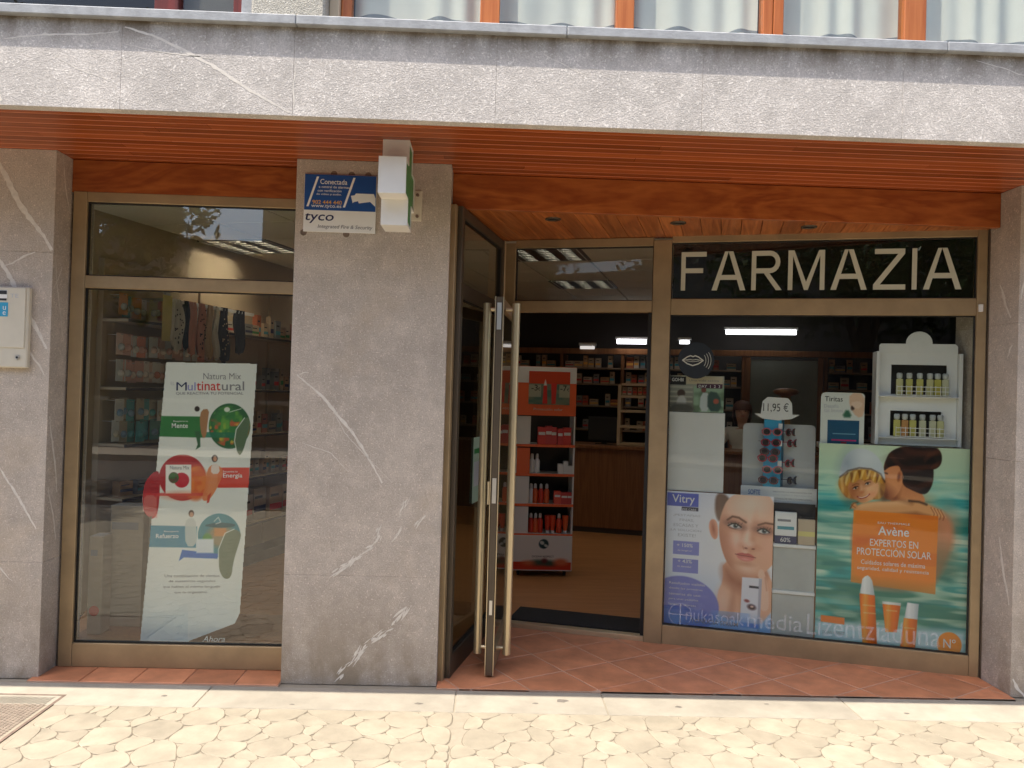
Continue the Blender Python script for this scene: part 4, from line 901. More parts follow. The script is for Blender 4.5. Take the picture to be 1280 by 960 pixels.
# big cartons standing in the display near the glass
for i, (X, Y, w, h, lab) in enumerate([(-2.20, .62, .20, .74, 'tall beige carton standing low in the left window'), (-2.02, .70, .17, .72, 'second tall beige carton, beside the leaning poster'), (-2.30, .45, .08, .58, 'narrow pale carton with a red spot at the left window corner')]):
    t = thing('display_carton', lab, 'carton', (X, Y, .1005)); part('carton_body', MB().box((-w/2, 0, 0), (w/2, .12, h), mat('beige_carton_%d' % i, ((.40, .33, .25), (.43, .36, .28), (.34, .28, .21))[i], .6, var=.1), .003), t)
    part('printed_band', MB().box((-w/2+.01, -.001, h*.80), (w/2-.03, -.0002, h*.86), 'greyink'), t)
    if i == 2: part('red_spot', MB().tube((0, -.0002, .14), (0, -.0015, .14), .03, 'redink', 14), t)
solo('display_platform', MB().box((-2.40, .26, .03), (-1.06, .95, .085), 'counter', .004).box((-2.40, .255, .086), (-1.06, .95, .10), 'counter', .003), 'low display platform behind the left window glass', 'platform')
# baby clothes on a white rail
rail_o = solo('hanging_rail', MB().box((.02, -.38, -.012), (.045, .75, .012), 'whitegloss', .003).box((-.19, -.36, -.01), (.02, -.34, .01), 'steel').box((-.19, .68, -.01), (.02, .70, .01), 'steel'), 'white rail with hanging baby clothes in the left window', 'rail', Wp(UL+.25, 0, 2.20), WR)
cl = [('white printed bib hanging at the left end of the rail', 'cloth_white', -.25, .13, .36, 'bib'), ('dark edged white bib hanging second on the rail', 'cloth_dark', -.15, .05, .34, 'bib'), ('pink bib hanging third on the rail', 'cloth_pink', -.08, .10, .38, 'bib'), ('pink spotted bib hanging fourth on the rail', 'cloth_pink', .03, .10, .39, 'bib'),
      ('beige bib hanging fifth on the rail', 'cloth_beige', .13, .09, .40, 'bib'), ('checked pale bib hanging sixth on the rail', 'cloth_white', .22, .06, .40, 'bib'), ('black bib with pale dots hanging near the rail end', 'cloth_dark', .32, .12, .42, 'bib'), ('dark navy bib hanging alone at the right end of the rail', 'cloth_dark', .53, .15, .34, 'bib')]
for lab, mm, v, w, h, cat in cl:
    t = thing('baby_bib', lab, cat, Wp(UL+.285, v, 2.215), WR, 'baby bibs hanging on the white rail')
    mb = MB(); n = 8; k = 10
    vs = []
    for j in range(k+1):
        f = j/k; ww = w*(.45+.55*math.sin(PI*min(.5, .12+f*.6)))*(1 if f < .85 else 1-(f-.85)*1.6)
        for i in range(n+1):
            y = (i/n-.5)*ww; vs.append((.012+.014*math.sin(i*1.9+j*.3+v*9)+.01*f, y+.01*math.sin(j*.7+v*5), -h*f-.03*f*(1-abs(i/n-.5)*2)))
    fs_ = [(j*(n+1)+i, (j+1)*(n+1)+i, (j+1)*(n+1)+i+1, j*(n+1)+i+1) for j in range(k) for i in range(n)]
    vs2 = [(x-.006, y, z) for x, y, z in vs]; o_ = len(vs)
    mb.add(vs+vs2, fs_+[tuple(o_+q for q in f[::-1]) for f in fs_], mm, True); part('cloth', mb, t)
    if 'dots' in lab or 'printed' in lab or 'spotted' in lab:
        dm = MB(); r_ = random.Random(3)
        for q in range(22):
            z = -h*r_.uniform(.12, .9); y = r_.uniform(-.36, .36)*w; dm.tube((.034, y, z), (.037, y, z), .006, 'cloth_beige' if 'dots' in lab else 'cloth_dark', 6)
        part('dots', dm, t, kind='stuff')
# leaning die-cut poster in the left window --------------------------------
W_, H_ = 148, 354
c = Canvas(W_, H_, 210, 500, (228, 230, 226))
def px(x, y): return (x-178, y-452)
c.put(np.clip((c.Y-250)/100, 0, 1)*.5, (190, 212, 226)); c.put(np.clip((c.Y-300)/54, 0, 1)*.35*(c.X < 60), (150, 190, 215))
tr_ = lambda L: [px(*q) for q in L]
ZA = lambda x, y: (170+x/4.8-178, 440+y/4.8-452); ZB = lambda x, y: (170+x/4.8-178, 620+y/4.8-452)
# green band and disc
c.poly([ZA(160, 388), ZA(400, 392), ZA(420, 520), ZA(145, 512)], (44, 120, 58)); c.ell(*ZA(570, 450), 26, 28.5, (30, 92, 50)); c.ell(*ZA(560, 440), 19, 20, (46, 120, 56), soft=8)
w_ = np.clip(((26**2-(c.X-ZA(570, 450)[0])**2-(c.Y-ZA(570, 450)[1])**2)/60), 0, 1)
c.noise(30, 72, (196, 90, 50), .55, .75, .9, 1, w_*np.clip((c.Y-ZA(0, 400)[1])/6, 0, 1)); c.noise(34, 80, (214, 180, 60), .6, .78, .9, 2, w_*np.clip((c.Y-ZA(0, 410)[1])/8, 0, 1)); c.noise(26, 60, (110, 170, 60), .5, .8, .7, 3, w_)
c.poly([ZA(420, 485), ZA(620, 490), ZA(618, 522), ZA(420, 518)], (20, 110, 82), op=.8)
c.poly([ZA(615, 440), ZA(690, 380), ZA(690, 470), ZA(640, 640), ZA(610, 600), ZA(600, 520)], (86, 110, 80), smooth=2); c.line([ZA(660, 400), ZA(610, 470), ZA(600, 540), ZA(615, 610), ZA(638, 638)], 1.0, (225, 228, 220))
c.poly([ZA(400, 350), ZA(450, 345), ZA(440, 420), ZA(430, 520), ZA(405, 520), ZA(390, 420)], (168, 120, 80), smooth=1); c.ell(*ZA(376, 346), 3.2, 3.4, (50, 36, 28)); c.poly([ZA(362, 480), ZA(395, 480), ZA(396, 575), ZA(368, 592), ZA(380, 560)], (44, 96, 56)); c.ell(*ZA(555, 350), 3.6, 3, (215, 222, 210)); c.line([ZA(570, 365), ZA(640, 345)], .8, (215, 222, 210))
# red disc, lobe, woman
c.ell(*ZA(290, 760), 29, 29, (176, 34, 36)); c.ell(*ZA(370, 790), 15, 22, (218, 100, 40), soft=6); c.noise(28, 60, (230, 140, 60), .5, .75, .6, 5, np.clip((17**2-(c.X-ZA(385, 770)[0])**2-(c.Y-ZA(385, 770)[1])**2)/40, 0, 1))
c.poly([ZA(125, 715), ZA(70, 770), ZA(50, 860), ZA(58, 960), ZA(80, 1000), ZA(120, 1010), ZA(150, 960), ZA(160, 730)], (170, 28, 34), smooth=2); c.rect(*ZA(55, 852), *ZA(440, 870), (206, 50, 54), op=.8)
c.rect(*ZA(60, 872), *ZA(140, 1000), (226, 120, 104), op=.6, soft=3)
c.rect(*ZA(190, 682), *ZA(342, 855), (240, 238, 232)); c.ell(*ZA(285, 775), 9.5, 9.5, (196, 30, 46)); c.ell(*ZA(238, 760), 6.5, 7, (92, 70, 40)); c.noise(40, 90, (60, 120, 50), .5, .6, .8, 7, np.clip((6.5**2-(c.X-ZA(238, 760)[0])**2-(c.Y-ZA(238, 760)[1])**2)/10, 0, 1))
c.rect(*ZA(500, 700), *ZA(690, 822), (212, 62, 36)); c.poly([ZA(440, 690), ZA(500, 680), ZA(540, 720), ZA(500, 820), ZA(450, 900), ZA(400, 900), ZA(430, 800)], (222, 128, 72), smooth=2, op=.9); c.poly([ZA(462, 680), ZA(505, 675), ZA(515, 735), ZA(460, 740)], (230, 214, 204), smooth=1)
c.ell(*ZA(482, 645), 3.8, 4.6, (40, 26, 24)); c.ell(*ZA(484, 648), 2.4, 3.2, (206, 150, 120)); c.poly([ZA(440, 870), ZA(462, 850), ZA(450, 910), ZA(436, 915)], (200, 70, 40)); c.ell(*ZA(285, 868), 25, 6, (226, 130, 90), op=.45, soft=6)
# teal band, disc, man
c.poly([ZB(100, 182), ZB(380, 190), ZB(372, 318), ZB(85, 312)], (70, 140, 165)); c.ell(*ZB(510, 245), 26.5, 27.5, (64, 138, 150)); c.ell(*ZB(520, 250), 17, 14, (190, 140, 90), soft=10, op=.7); c.ell(*ZB(440, 270), 6, 8, (90, 150, 70), soft=3)
c.poly([ZB(290, 330), ZB(270, 398), ZB(300, 376), ZB(500, 385), ZB(505, 355), ZB(480, 352)], (36, 104, 190)); c.rect(*ZB(375, 265), *ZB(478, 350), (216, 224, 230), soft=3); c.rect(*ZB(480, 200), *ZB(552, 250), (206, 140, 78), soft=3)
c.poly([ZB(405, 185), ZB(500, 165), ZB(610, 175), ZB(600, 195), ZB(500, 200)], (40, 92, 100), smooth=1)
c.poly([ZB(320, 140), ZB(368, 140), ZB(378, 230), ZB(370, 310), ZB(310, 310), ZB(305, 180)], (205, 208, 204), smooth=1, op=.9); c.ell(*ZB(344, 112), 3.4, 4.4, (92, 66, 50)); c.ell(*ZB(345, 118), 2.4, 3.0, (206, 160, 132))
c.poly([ZB(600, 205), ZB(545, 230), ZB(505, 330), ZB(508, 450), ZB(540, 510), ZB(585, 500), ZB(595, 400), ZB(640, 260), ZB(640, 225)], (112, 124, 100), smooth=2); c.line([ZB(600, 207), ZB(545, 232), ZB(506, 330), ZB(508, 450)], 1.0, (226, 230, 226))
c.line([ZB(480, 160), ZB(505, 135), ZB(520, 165), ZB(490, 175)], .8, (220, 232, 232))
# outline of the die-cut card
main = c.sd(tr_([(209.5, 453), (322.5, 455), (302, 768), (296, 781), (240, 802), (236, 805), (178.5, 803)]))
m2 = np.maximum(main, c.sd([ZA(125, 715), ZA(70, 770), ZA(50, 860), ZA(54, 960), ZB(58, 90), ZB(80, 130), ZB(120, 125), ZB(140, 60), ZA(160, 730)], 2)); c.alpha = m2 > 0
c.poly([ZB(60, 0), ZB(135, 0), ZB(138, 90), ZB(110, 140), ZB(80, 130), ZB(58, 80)], (206, 110, 104), smooth=1, op=.8)
sp = 4.59/1000
npst = thing('advertising_poster', 'tall white die-cut poster with green, red and blue discs in the left window', 'poster', (-1.632, .315, .105), 0, None, -0.029)
board(c, W_*sp, H_*sp, npst, backing=False)
def NT(s, x, y, w, h, m, bold=0.0, shear=0.0): return text(s, (x-178-W_/2)*sp, (806-y)*sp, w*sp, h*sp, m, npst, -.0012, bold=bold, shear=shear)
NT('Natura Mix', 256, 475, 47, 8, 'greyink'); NT('EL', 215.5, 482, 5, 4, 'paleink'); NT('M', 222.5, 489, 13, 10.5, 'navy'); NT('ul', 236.5, 489, 10, 10.5, 'purpleink', .02); NT('tinat', 247.5, 489, 30, 11.5, 'redink', .03); NT('ural', 279, 489, 28, 11.5, 'greyink', .03)
NT('QUE REACTIVA TU POTENCIAL', 222, 494.8, 84, 4, 'greyink', .01); NT('Despierta tu', 219, 529, 18, 2.5, 'whiteink'); NT('Mente', 217, 536, 20, 6, 'whiteink', .02); NT('Encuentra tu', 281, 592, 18, 2.5, 'whiteink'); NT('Energía', 281, 600, 24, 7, 'whiteink', .02)
NT('Recupera', 208, 667, 18, 2.5, 'whiteink'); NT('Refuerzo', 198, 674, 28, 5.5, 'whiteink', .02); NT('Natura Mix', 215, 588, 24, 4.5, 'greyink')
for i, (s_, x, w) in enumerate((('Una combinación de cientos', 209, 68), ('de sustancias vegetales', 214, 58), ('que hablan el mismo lenguaje', 207, 71), ('que tu organismo.', 221, 42))): NT(s_, x, 723+i*7, w, 3.6, 'greyink', .004)
NT('Ahora', 256, 804, 28, 7, 'whiteink', .0, .3)

# ---------------------------------------------------------------- inside the entrance
solo('door_mat', MB().box((-.0, .07, .0), (.915, .40, .012), 'matblack', .004), 'black fibre door mat inside the shop door', 'door mat', Wp(0, 0, .0285), WR)
# orange stand
so_ = thing('display_stand', 'orange and white sunscreen display stand with four shelves inside the door', 'display stand', (.485, 2.52, .03), .03)
w2 = .255
part('side_panel', MB().box((-w2, 0, .06), (-w2+.012, .30, 1.80), 'cardboard'), so_); part('side_panel', MB().box((w2-.012, 0, .06), (w2, .30, 1.80), 'cardboard'), so_); part('back_panel', MB().box((-w2+.012, .285, .06), (w2-.012, .30, 1.80), 'darkwall'), so_)
shz = [1.13, .88, .62, .365]
for z in shz: part('shelf', MB().box((-w2+.0125, .0, z-.012), (w2-.0125, .284, z), 'cardboard'), so_); part('shelf_strip', MB().box((-w2, -.004, z-.02), (w2, -.0005, z+.002), 'orange'), so_)
hd = part('header', MB().box((-w2, -.006, 1.38), (w2, .012, 1.80), 'orange', .002), so_)
part('header_top', MB().box((-w2+.001, -.008, 1.66), (w2-.001, -.0065, 1.798), 'cardboard'), so_)
cv = Canvas(100, 80, 90, 72, (206, 70, 30)); cv.rect(0, 30, 100, 80, (120, 130, 110)); cv.noise(4, 10, (70, 110, 100), .3, .8, .8, 11, (cv.Y > 30)*1.0); cv.rect(0, 32, 30, 62, (186, 184, 160), op=.8); cv.rect(74, 32, 100, 62, (186, 184, 160), op=.8)
cv.poly([(36, 34), (40, 20), (44, 34), (46, 78), (34, 78)], (214, 50, 40)); cv.poly([(36, 34), (40, 18), (44, 34)], (226, 226, 220)); cv.poly([(54, 28), (68, 28), (66, 78), (56, 78)], (214, 56, 44))
ph_ = board(cv, .355, .285, part('promo_card', MB().box((-.1775, .001, 0), (.1775, .004, .285), 'cardboard'), so_, loc=(.02, -.0125, 1.475)), backing=False)
text('-3', -.155, .118, .055, .05, 'ink', ph_, -.0012, bold=.03); text('€', -.098, .118, .02, .03, 'ink', ph_, -.0012); text('-7', .095, .118, .055, .05, 'ink', ph_, -.0012, bold=.03); text('€', .152, .118, .02, .03, 'ink', ph_, -.0012)
text('Protección solar', -.11, 1.425, .25, .02, 'creamink', so_, -.0075)
for z0, z1, mm in ((1.13, 1.372, 'cardboard'), (.88, 1.10, 'orange'), (.62, .855, 'cardboard'), (.365, .595, 'cardboard')): part('printed_divider', MB().box((-w2+.013, .004, z0+.001), (-w2+.125, .010, z1), mm), so_)
lp = part('lower_panel', MB().box((-w2, -.006, .05), (w2, .0, .352), 'cardboard', .002), so_)
cv = Canvas(100, 60, 90, 54, (226, 220, 208)); cv.rect(0, 46, 100, 60, (206, 62, 30)); cv.ell(52, 14, 8.5, 8.5, (18, 56, 60)); cv.ell(49, 12, 4, 3, (200, 205, 195), 30); cv.ell(56, 17, 4, 2.2, (200, 205, 195), 30); cv.ell(44, 47, 13, 5, (70, 84, 64), soft=5); cv.ell(62, 48, 12, 5, (60, 76, 60), soft=5); cv.ell(26, 48, 10, 4, (216, 110, 70), soft=5); cv.ell(82, 46, 12, 6, (216, 110, 70), soft=5); cv.ell(54, 44, 5, 4, (100, 40, 40), soft=4)
lpp = part('print', cv.mesh(.50, .29, -.0072), lp, loc=(0, 0, .058)); text('OCEAN RESPECT', -.09, .165, .19, .016, 'ink', so_, -.0082, bold=.01)
for x in (-.2, .2): part('castor', MB().tube((x-.012, .06, .025), (x+.012, .06, .025), .025, 'black', 10), so_)
so_m = Matrix.Translation((.485, 2.52, .03)) @ Matrix.Rotation(.03, 4, 'Z')
def sprayb(name='spray_bottle', mm='orangebottle', capm='cap'):
    t = thing(name, '', 'bottle', (0, 0, 0)); part('bottle_body', MB().lathe([(.0, .0), (.022, .0), (.024, .008), (.024, .105), (.012, .128)], mm, 12), t); part('cap', MB().lathe([(.013, .1285), (.014, .132), (.012, .160), (.006, .168)], capm, 10), t); return t
def tubeb():
    t = thing('cream_tube', '', 'tube', (0, 0, 0)); part('tube_body', MB().lathe([(.016, .022), (.022, .06), (.026, .14), (.027, .150)], 'orangebottle', 12), t); part('cap', MB().lathe([(.017, 0), (.018, .0215)], 'cap', 10), t); return t
sb, tbx, wbt = sprayb(), tubeb(), sprayb('pump_bottle', 'whitegloss', 'cap')
def use(pr, loc, rz, lab, grp):
    if pr.get('used'): o = dup(pr, loc, rz)
    else: o = pr; o.location = loc; o.rotation_euler = (0, 0, rz); o['used'] = 1
    o['label'] = lab; o['group'] = grp; return o
def on(x, y, z): return so_m @ Vector((x, y, z))
for x, w_ in ((-.07, 'left'), (-.02, 'middle'), (.03, 'right')): use(sb, on(x, .07, .62), 0, 'orange spray bottle on the third shelf of the display stand, %s of three' % w_, 'spray bottles on the third stand shelf')
for x in (-.105,): use(wbt, on(x, .08, .62), 0, 'slim white bottle beside the orange sprays on the third shelf', 'white bottles on the stand')
for x, w_ in ((-.10, 'next to the divider'), (-.06, 'second from the divider'), (-.02, 'third from the divider'), (.145, 'between the cream tubes')): use(sb, on(x, .07, .365), 0, 'orange spray bottle on the lowest display stand shelf, ' + w_, 'spray bottles on the lowest stand shelf')
for x, w_ in ((.045, 'beside the spray bottles'), (.09, 'second of the row'), (.20, 'at the outer edge')): use(tbx, on(x, .07, .365), 0, 'orange cream tube on the lowest display stand shelf, ' + w_, 'cream tubes on the lowest stand shelf')
for x, w_ in ((-.105, 'next to the divider'), (-.06, 'farther from the divider')): use(wbt, on(x, .07, .88), 0, 'white pump bottle on the second display stand shelf, ' + w_, 'white pump bottles on the second stand shelf')
def sbox(x, z, w, h, mm, lab, grp, name='carton'):
    key = ('stand', w, h, mm)
    if key not in protos: protos[key] = MB().box((-w/2, 0, 0), (w/2, .06, h), mm, .002).box((-w/2+.006, -.0007, h*.55), (w/2-.006, -.0002, h*.72), 'cardboard').mesh('carton')
    o = bpy.data.objects.new('carton', protos[key]); COL.objects.link(o); o.location = on(x, .02, z); o.rotation_euler = (0, 0, .03); tag(o, lab, 'carton', grp)
for i_, (x, w, h) in enumerate(((-.03, .07, .15), (.03, .06, .16), (.075, .05, .15), (.13, .05, .14), (.19, .07, .15), (-.19, .07, .10))): sbox(x, 1.13, w, h, 'redbox', 'red carton on the top display stand shelf, ' + (ORD[i_]+' right of the divider' if i_ < 5 else 'in front of the divider'), 'red cartons on the top stand shelf')
for x, w, h, q_ in ((.14, .045, .085, 'inner'), (.185, .04, .11, 'tallest middle'), (.222, .04, .07, 'smallest outer')): sbox(x, .88, w, h, 'cardboard', q_ + ' white carton on the second shelf of the display stand', 'white cartons on the second stand shelf')
for x, w, h, q_ in ((.12, .06, .11, 'inner'), (.18, .06, .10, 'middle'), (.225, .045, .10, 'outer')): sbox(x, .62, w, h, 'redbox', q_ + ' red carton on the third shelf of the display stand', 'red cartons on the third stand shelf')
# notice on the side glazing
nt_ = thing('notice_sheet', 'pale green notice sheet taped inside the side glazing', 'notice', (0, 0, 0)); 
nt_.location = p0+Vector((math.cos(ang), math.sin(ang), 0))*.42+Vector((0, 0, .92)); nt_.rotation_euler = (0, 0, ang); WM[nt_.name] = Matrix.Translation(nt_.location) @ Matrix.Rotation(ang, 4, 'Z')
part('sheet', MB().box((0, -.012, 0), (.20, -.0105, .40), mat('pale_green_paper', (.34, .46, .36), .8)), nt_); part('printed_lines', MB().box((.02, -.0128, .30), (.18, -.0122, .33), 'greenink').box((.02, -.0128, .10), (.16, -.0122, .25), 'paleink'), nt_)

# counter and back shelves
ct = thing('shop_counter', 'dark wooden sales counter at the back of the shop', 'counter', Wp(1.0, 3.8, .028), WR)
part('front_panel', MB().box((-1.55, 0, .06), (1.9, .03, .96), 'counter', .003), ct); part('plinth', MB().box((-1.55, .02, 0), (1.9, .05, .0595), 'shelfdark'), ct); part('worktop', MB().box((-1.58, -.03, .961), (1.93, .55, 1.0), 'counter', .004), ct)
mo = thing('monitor', 'black computer monitor on the counter seen from behind', 'monitor', Wp(.06, 4.0, 1.028), WR); part('screen', MB().box((-.19, 0, .04), (.19, .04, .32), 'black', .006), mo); part('stand', MB().box((-.03, .01, 0), (.03, .03, .05), 'black').box((-.10, -.03, 0), (.10, .09, .008), 'black'), mo)
cs = thing('counter_rack', 'pale open rack of products standing on the counter', 'rack', Wp(.40, 3.98, 1.028), WR)
for x in (-.17, .17): part('upright', MB().box((x-.02, 0, 0), (x+.02, .16, .70), 'shelf', .003), cs)
for z in (.0, .20, .38, .55, .69): part('rack_shelf', MB().box((-.149, 0, z), (.149, .16, z+.03), 'shelf', .002), cs)
for i_, x in enumerate(np.linspace(-.12, .12, 5)): put_box('carton', (.05, .05, .09), 'medbox', 'redink', Wp(.40+x, 4.08, 1.028+.585), WR-PI/2, 'small carton on the pale rack on the counter, %s from the left' % ORD[i_], 'carton', 'cartons on the counter rack')
bsH = thing('back_shelving', 'brown wooden shelving along the back wall behind the counter', 'shelving', Wp(0, 4.75, .028), WR)
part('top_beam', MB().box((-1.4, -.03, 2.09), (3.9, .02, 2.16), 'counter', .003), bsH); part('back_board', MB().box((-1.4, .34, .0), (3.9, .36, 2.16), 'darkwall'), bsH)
for x in (-1.4, -.62, .16, 1.0, 1.62, 2.55, 3.2, 3.88): part('upright', MB().box((x-.02, -.01, 0), (x+.02, .335, 2.089), 'counter', .002), bsH)
BAY = {-1.379: 'first', -.599: 'second', .181: 'third', 1.021: 'fourth', 2.571: 'fifth', 3.221: 'sixth'}
for a, b in ((-1.379, -.641), (-.599, .139), (.181, .979), (1.021, 1.60), (2.571, 3.179), (3.221, 3.859)):
    for z in (.8, 1.12, 1.42, 1.70, 1.9): part('shelf', MB().box((a, 0, z), (b, .335, z+.02), 'backshelf', .002), bsH)
    for z in (1.14, 1.44, 1.72, 1.92):
        x = a+.02; i_ = -1
        while x < b-.12:
            i_ += 1
            dm = random.choice([(.07, .06, .12), (.09, .06, .14), (.11, .06, .08), (.06, .06, .15)])
            dm = (dm[0], dm[1], min(dm[2], .15)); put_box('carton', dm, 'medbox', random.choice(['redink', 'tealink', 'orangeink']), Wp(x+dm[0]/2, 4.75+.10, .028+z+.001), WR-PI/2, 'medicine carton %s from the left, %s row, %s bay of the back shelving' % (ORD[i_], {1.14: 'lowest', 1.44: 'third', 1.72: 'second', 1.92: 'top'}[z], BAY[a]), 'carton', 'medicine cartons on the %s row of the %s bay' % ({1.14: 'lowest', 1.44: 'third', 1.72: 'second', 1.92: 'top'}[z], BAY[a])); x += dm[0]+random.choice([.006, .02, .09])
gp = thing('grey_panel', 'tall grey green glazed door panel in the back wall', 'door', Wp(2.08, 4.74, .028), WR); part('leaf', MB().box((-.38, 0, 0), (.38, .03, 2.05), mat('grey_green_panel', (.22, .24, .20), .5), .003), gp); part('frame', MB().box((-.44, -.01, 0), (-.381, .04, 2.085), 'counter').box((.381, -.01, 0), (.44, .04, 2.085), 'counter'), gp); part('door_handle', MB().tube((.31, -.03, 1.0), (.31, -.03, 1.14), .01, 'steel', 8), gp)
hs = thing('wooden_stand', 'wooden stand with a round brown top behind the sunglasses display', 'stand', Wp(2.06, 4.0, 1.028), WR); part('pole', MB().box((-.05, 0, 0.0), (.05, .03, .62), wood_mat('light_stand_wood', (.36, .22, .09), (.28, .16, .06), 2), .002), hs); part('round_top', MB().lathe([(.06, .0), (.13, .03), (.14, .055), (.10, .08), (.02, .09)], 'counter', 18), hs, loc=(0, .015, .62)); part('foot', MB().box((-.12, -.06, -.0), (.12, -.001, .012), 'counter'), hs)
# fluorescent tubes over the shelving
for lab, u0, u1, v, z in (('short bright fluorescent tube over the shelving seen through the doorway', .10, .46, 4.62, 2.27), ('long bright fluorescent tube at the back of the right window', 1.40, 2.20, 4.62, 2.40), ('tiny bright fluorescent tube beside the lip sticker', .86, .98, 4.62, 2.27), ('faint short fluorescent tube left of the doorway shelving', -.36, -.18, 4.62, 2.19)):
    t = thing('fluorescent_lamp', lab, 'lamp', Wp((u0+u1)/2, v, z), WR, 'fluorescent tubes over the back shelving'); hl = (u1-u0)/2
    part('tube', MB().tube((-hl, 0, 0), (hl, 0, 0), .028 if hl > .1 else .02, 'tubedim' if 'faint' in lab else 'tube', 12), t); part('fitting', MB().box((-hl-.02, -.01, .03), (hl+.02, .05, .06), 'whitegloss', .003).box((-.03, .051, .035), (.03, .52, .055), 'steel'), t)

# ---------------------------------------------------------------- right window display
def onw(name, label, cat, u, z, off=.045, group=None): return thing(name, label, cat, Wp(u, off, z), WR, group)
# sea poster -----------------------------------------------------------
c = Canvas(1220, 1590, 340, 443)
def Z(x, y): return ((x-632)*1.985, (y-62-.037*(x-632))*2.035)
def ZL(L): return [Z(*q) for q in L]
def strands(ang, freq, col, op, mask, seed):
    a = math.radians(ang); r = np.random.default_rng(seed); u = c.X*math.cos(a)+c.Y*math.sin(a); v = -c.X*math.sin(a)+c.Y*math.cos(a)
    w = np.sin(v*freq+2.5*np.sin(u*.011+seed)+3*vnoise(c.nx, c.ny, 9, 9, seed))*.5+.5
    c.put(np.clip((w-.45)*2, 0, 1)*op*mask, col)
def inside(pts, soft=4, smooth=2): return np.clip(c.sd(ZL(pts), smooth)/(soft*c.px)+.5, 0, 1)
c.grad([(0, (206, 220, 192)), (.16, (190, 216, 192)), (.27, (150, 206, 192)), (.40, (160, 204, 190)), (.55, (120, 176, 160)), (.7, (86, 148, 130)), (.9, (84, 142, 128)), (1, (120, 170, 160))])
for i, (gx, gy, col, lo, hi, op) in enumerate([(3, 30, (74, 172, 172), .5, .75, .75), (4, 46, (226, 236, 214), .56, .8, .85), (6, 70, (52, 128, 128), .6, .8, .55), (3, 20, (50, 112, 100), .5, .8, .45), (5, 36, (206, 226, 206), .6, .8, .5)]):
    c.noise(gx, gy, col, lo, hi, op, 30+i, np.clip((c.Y-180-60*(i % 2))/300, 0, 1))
for (x, y, rx, ry, col) in ((690, 300, 75, 14, (48, 150, 158)), (1205, 300, 60, 12, (58, 156, 160)), (690, 345, 60, 8, (220, 232, 214)), (1200, 262, 60, 5, (226, 238, 218)), (680, 455, 55, 10, (60, 136, 128)), (1190, 500, 60, 12, (70, 140, 128))): c.ell(*Z(x, y), rx*2, ry*2, col, 3, soft=14, op=.8)
# woman: back and shoulder, neck, face
c.poly(ZL([(1000, 300), (1090, 300), (1150, 325), (1185, 370), (1192, 440), (1160, 540), (1100, 640), (800, 640), (775, 470), (785, 330)]), (196, 138, 104), soft=14, op=.92, smooth=2)
c.ell(*Z(1165, 400), 60, 130, (228, 164, 132), soft=40, op=.8); c.ell(*Z(1150, 530), 70, 100, (110, 120, 100), soft=50, op=.7)
neck = [(965, 215), (1010, 195), (1050, 240), (1085, 300), (1000, 320), (930, 300), (940, 260)]
c.poly(ZL(neck), (206, 144, 102), soft=4, smooth=2); c.ell(*Z(1040, 285), 90, 40, (226, 166, 120), soft=30, op=.8); c.line(ZL([(968, 225), (962, 262), (945, 292)]), 26, (128, 78, 54), .75, 14)
face = [(905, 130), (935, 120), (985, 150), (985, 215), (965, 262), (932, 288), (910, 278), (903, 262), (900, 240), (893, 222), (893, 200), (902, 185)]
c.poly(ZL(face), (212, 150, 108), soft=3, smooth=2); c.ell(*Z(945, 225), 48, 56, (230, 168, 122), 15, soft=34, op=.8); c.ell(*Z(915, 265), 40, 40, (120, 70, 50), soft=36, op=.85); c.line(ZL([(898, 215), (903, 245), (912, 272)]), 22, (104, 60, 44), .8, 14); c.line(ZL([(906, 178), (918, 182)]), 8, (40, 24, 20), .9, 4)
hairW = [(902, 175), (908, 130), (930, 92), (985, 72), (1050, 72), (1085, 90), (1105, 150), (1105, 215), (1085, 255), (1062, 262), (1020, 245), (984, 228), (976, 190), (970, 150), (945, 150), (920, 158)]
c.poly(ZL(hairW), (42, 26, 22), soft=3, smooth=2); bun = inside([(1050, 90), (1075, 72), (1115, 76), (1138, 105), (1135, 145), (1108, 166), (1075, 158)], 3); c.put(bun, (34, 21, 19)); hm = np.clip(inside(hairW)+bun, 0, 1)
strands(20, .045, (104, 66, 48), .5, hm, 3); strands(-30, .06, (128, 84, 62), .35, bun, 5); c.ell(*Z(1085, 100), 34, 20, (112, 74, 56), -20, soft=20, op=.7); c.ell(*Z(985, 110), 80, 18, (96, 60, 46), -12, soft=20, op=.6); c.line(ZL([(925, 118), (985, 122)]), 6, (130, 100, 84), .5, 3)
c.ell(*Z(968, 193), 21, 42, (204, 138, 98), 8, soft=3); c.ell(*Z(966, 193), 10, 26, (120, 70, 50), 8, soft=5); c.line(ZL([(975, 172), (983, 195), (974, 222)]), 7, (226, 164, 122), .8, 3)
# child: hair, face
hairC = [(720, 195), (760, 165), (860, 160), (905, 195), (912, 240), (900, 275), (880, 285), (760, 285), (735, 262), (715, 230)]
c.poly(ZL(hairC), (196, 142, 66), soft=4, smooth=2); hc = inside(hairC); strands(70, .07, (104, 66, 30), .75, hc, 7); strands(100, .10, (246, 212, 136), .8, hc, 9); c.ell(*Z(893, 245), 26, 60, (110, 70, 36), soft=24, op=.7); c.ell(*Z(735, 240), 30, 50, (240, 200, 120), soft=24, op=.6)
fc = [(752, 225), (775, 195), (850, 190), (884, 215), (886, 250), (866, 280), (836, 298), (812, 299), (785, 283), (762, 258)]
c.poly(ZL(fc), (226, 172, 128), soft=4, smooth=2); c.ell(*Z(850, 245), 60, 66, (244, 200, 160), -20, soft=44, op=.85); c.ell(*Z(778, 262), 52, 60, (160, 98, 66), -20, soft=44, op=.8); c.ell(*Z(800, 205), 70, 20, (150, 96, 60), -14, soft=22, op=.6)
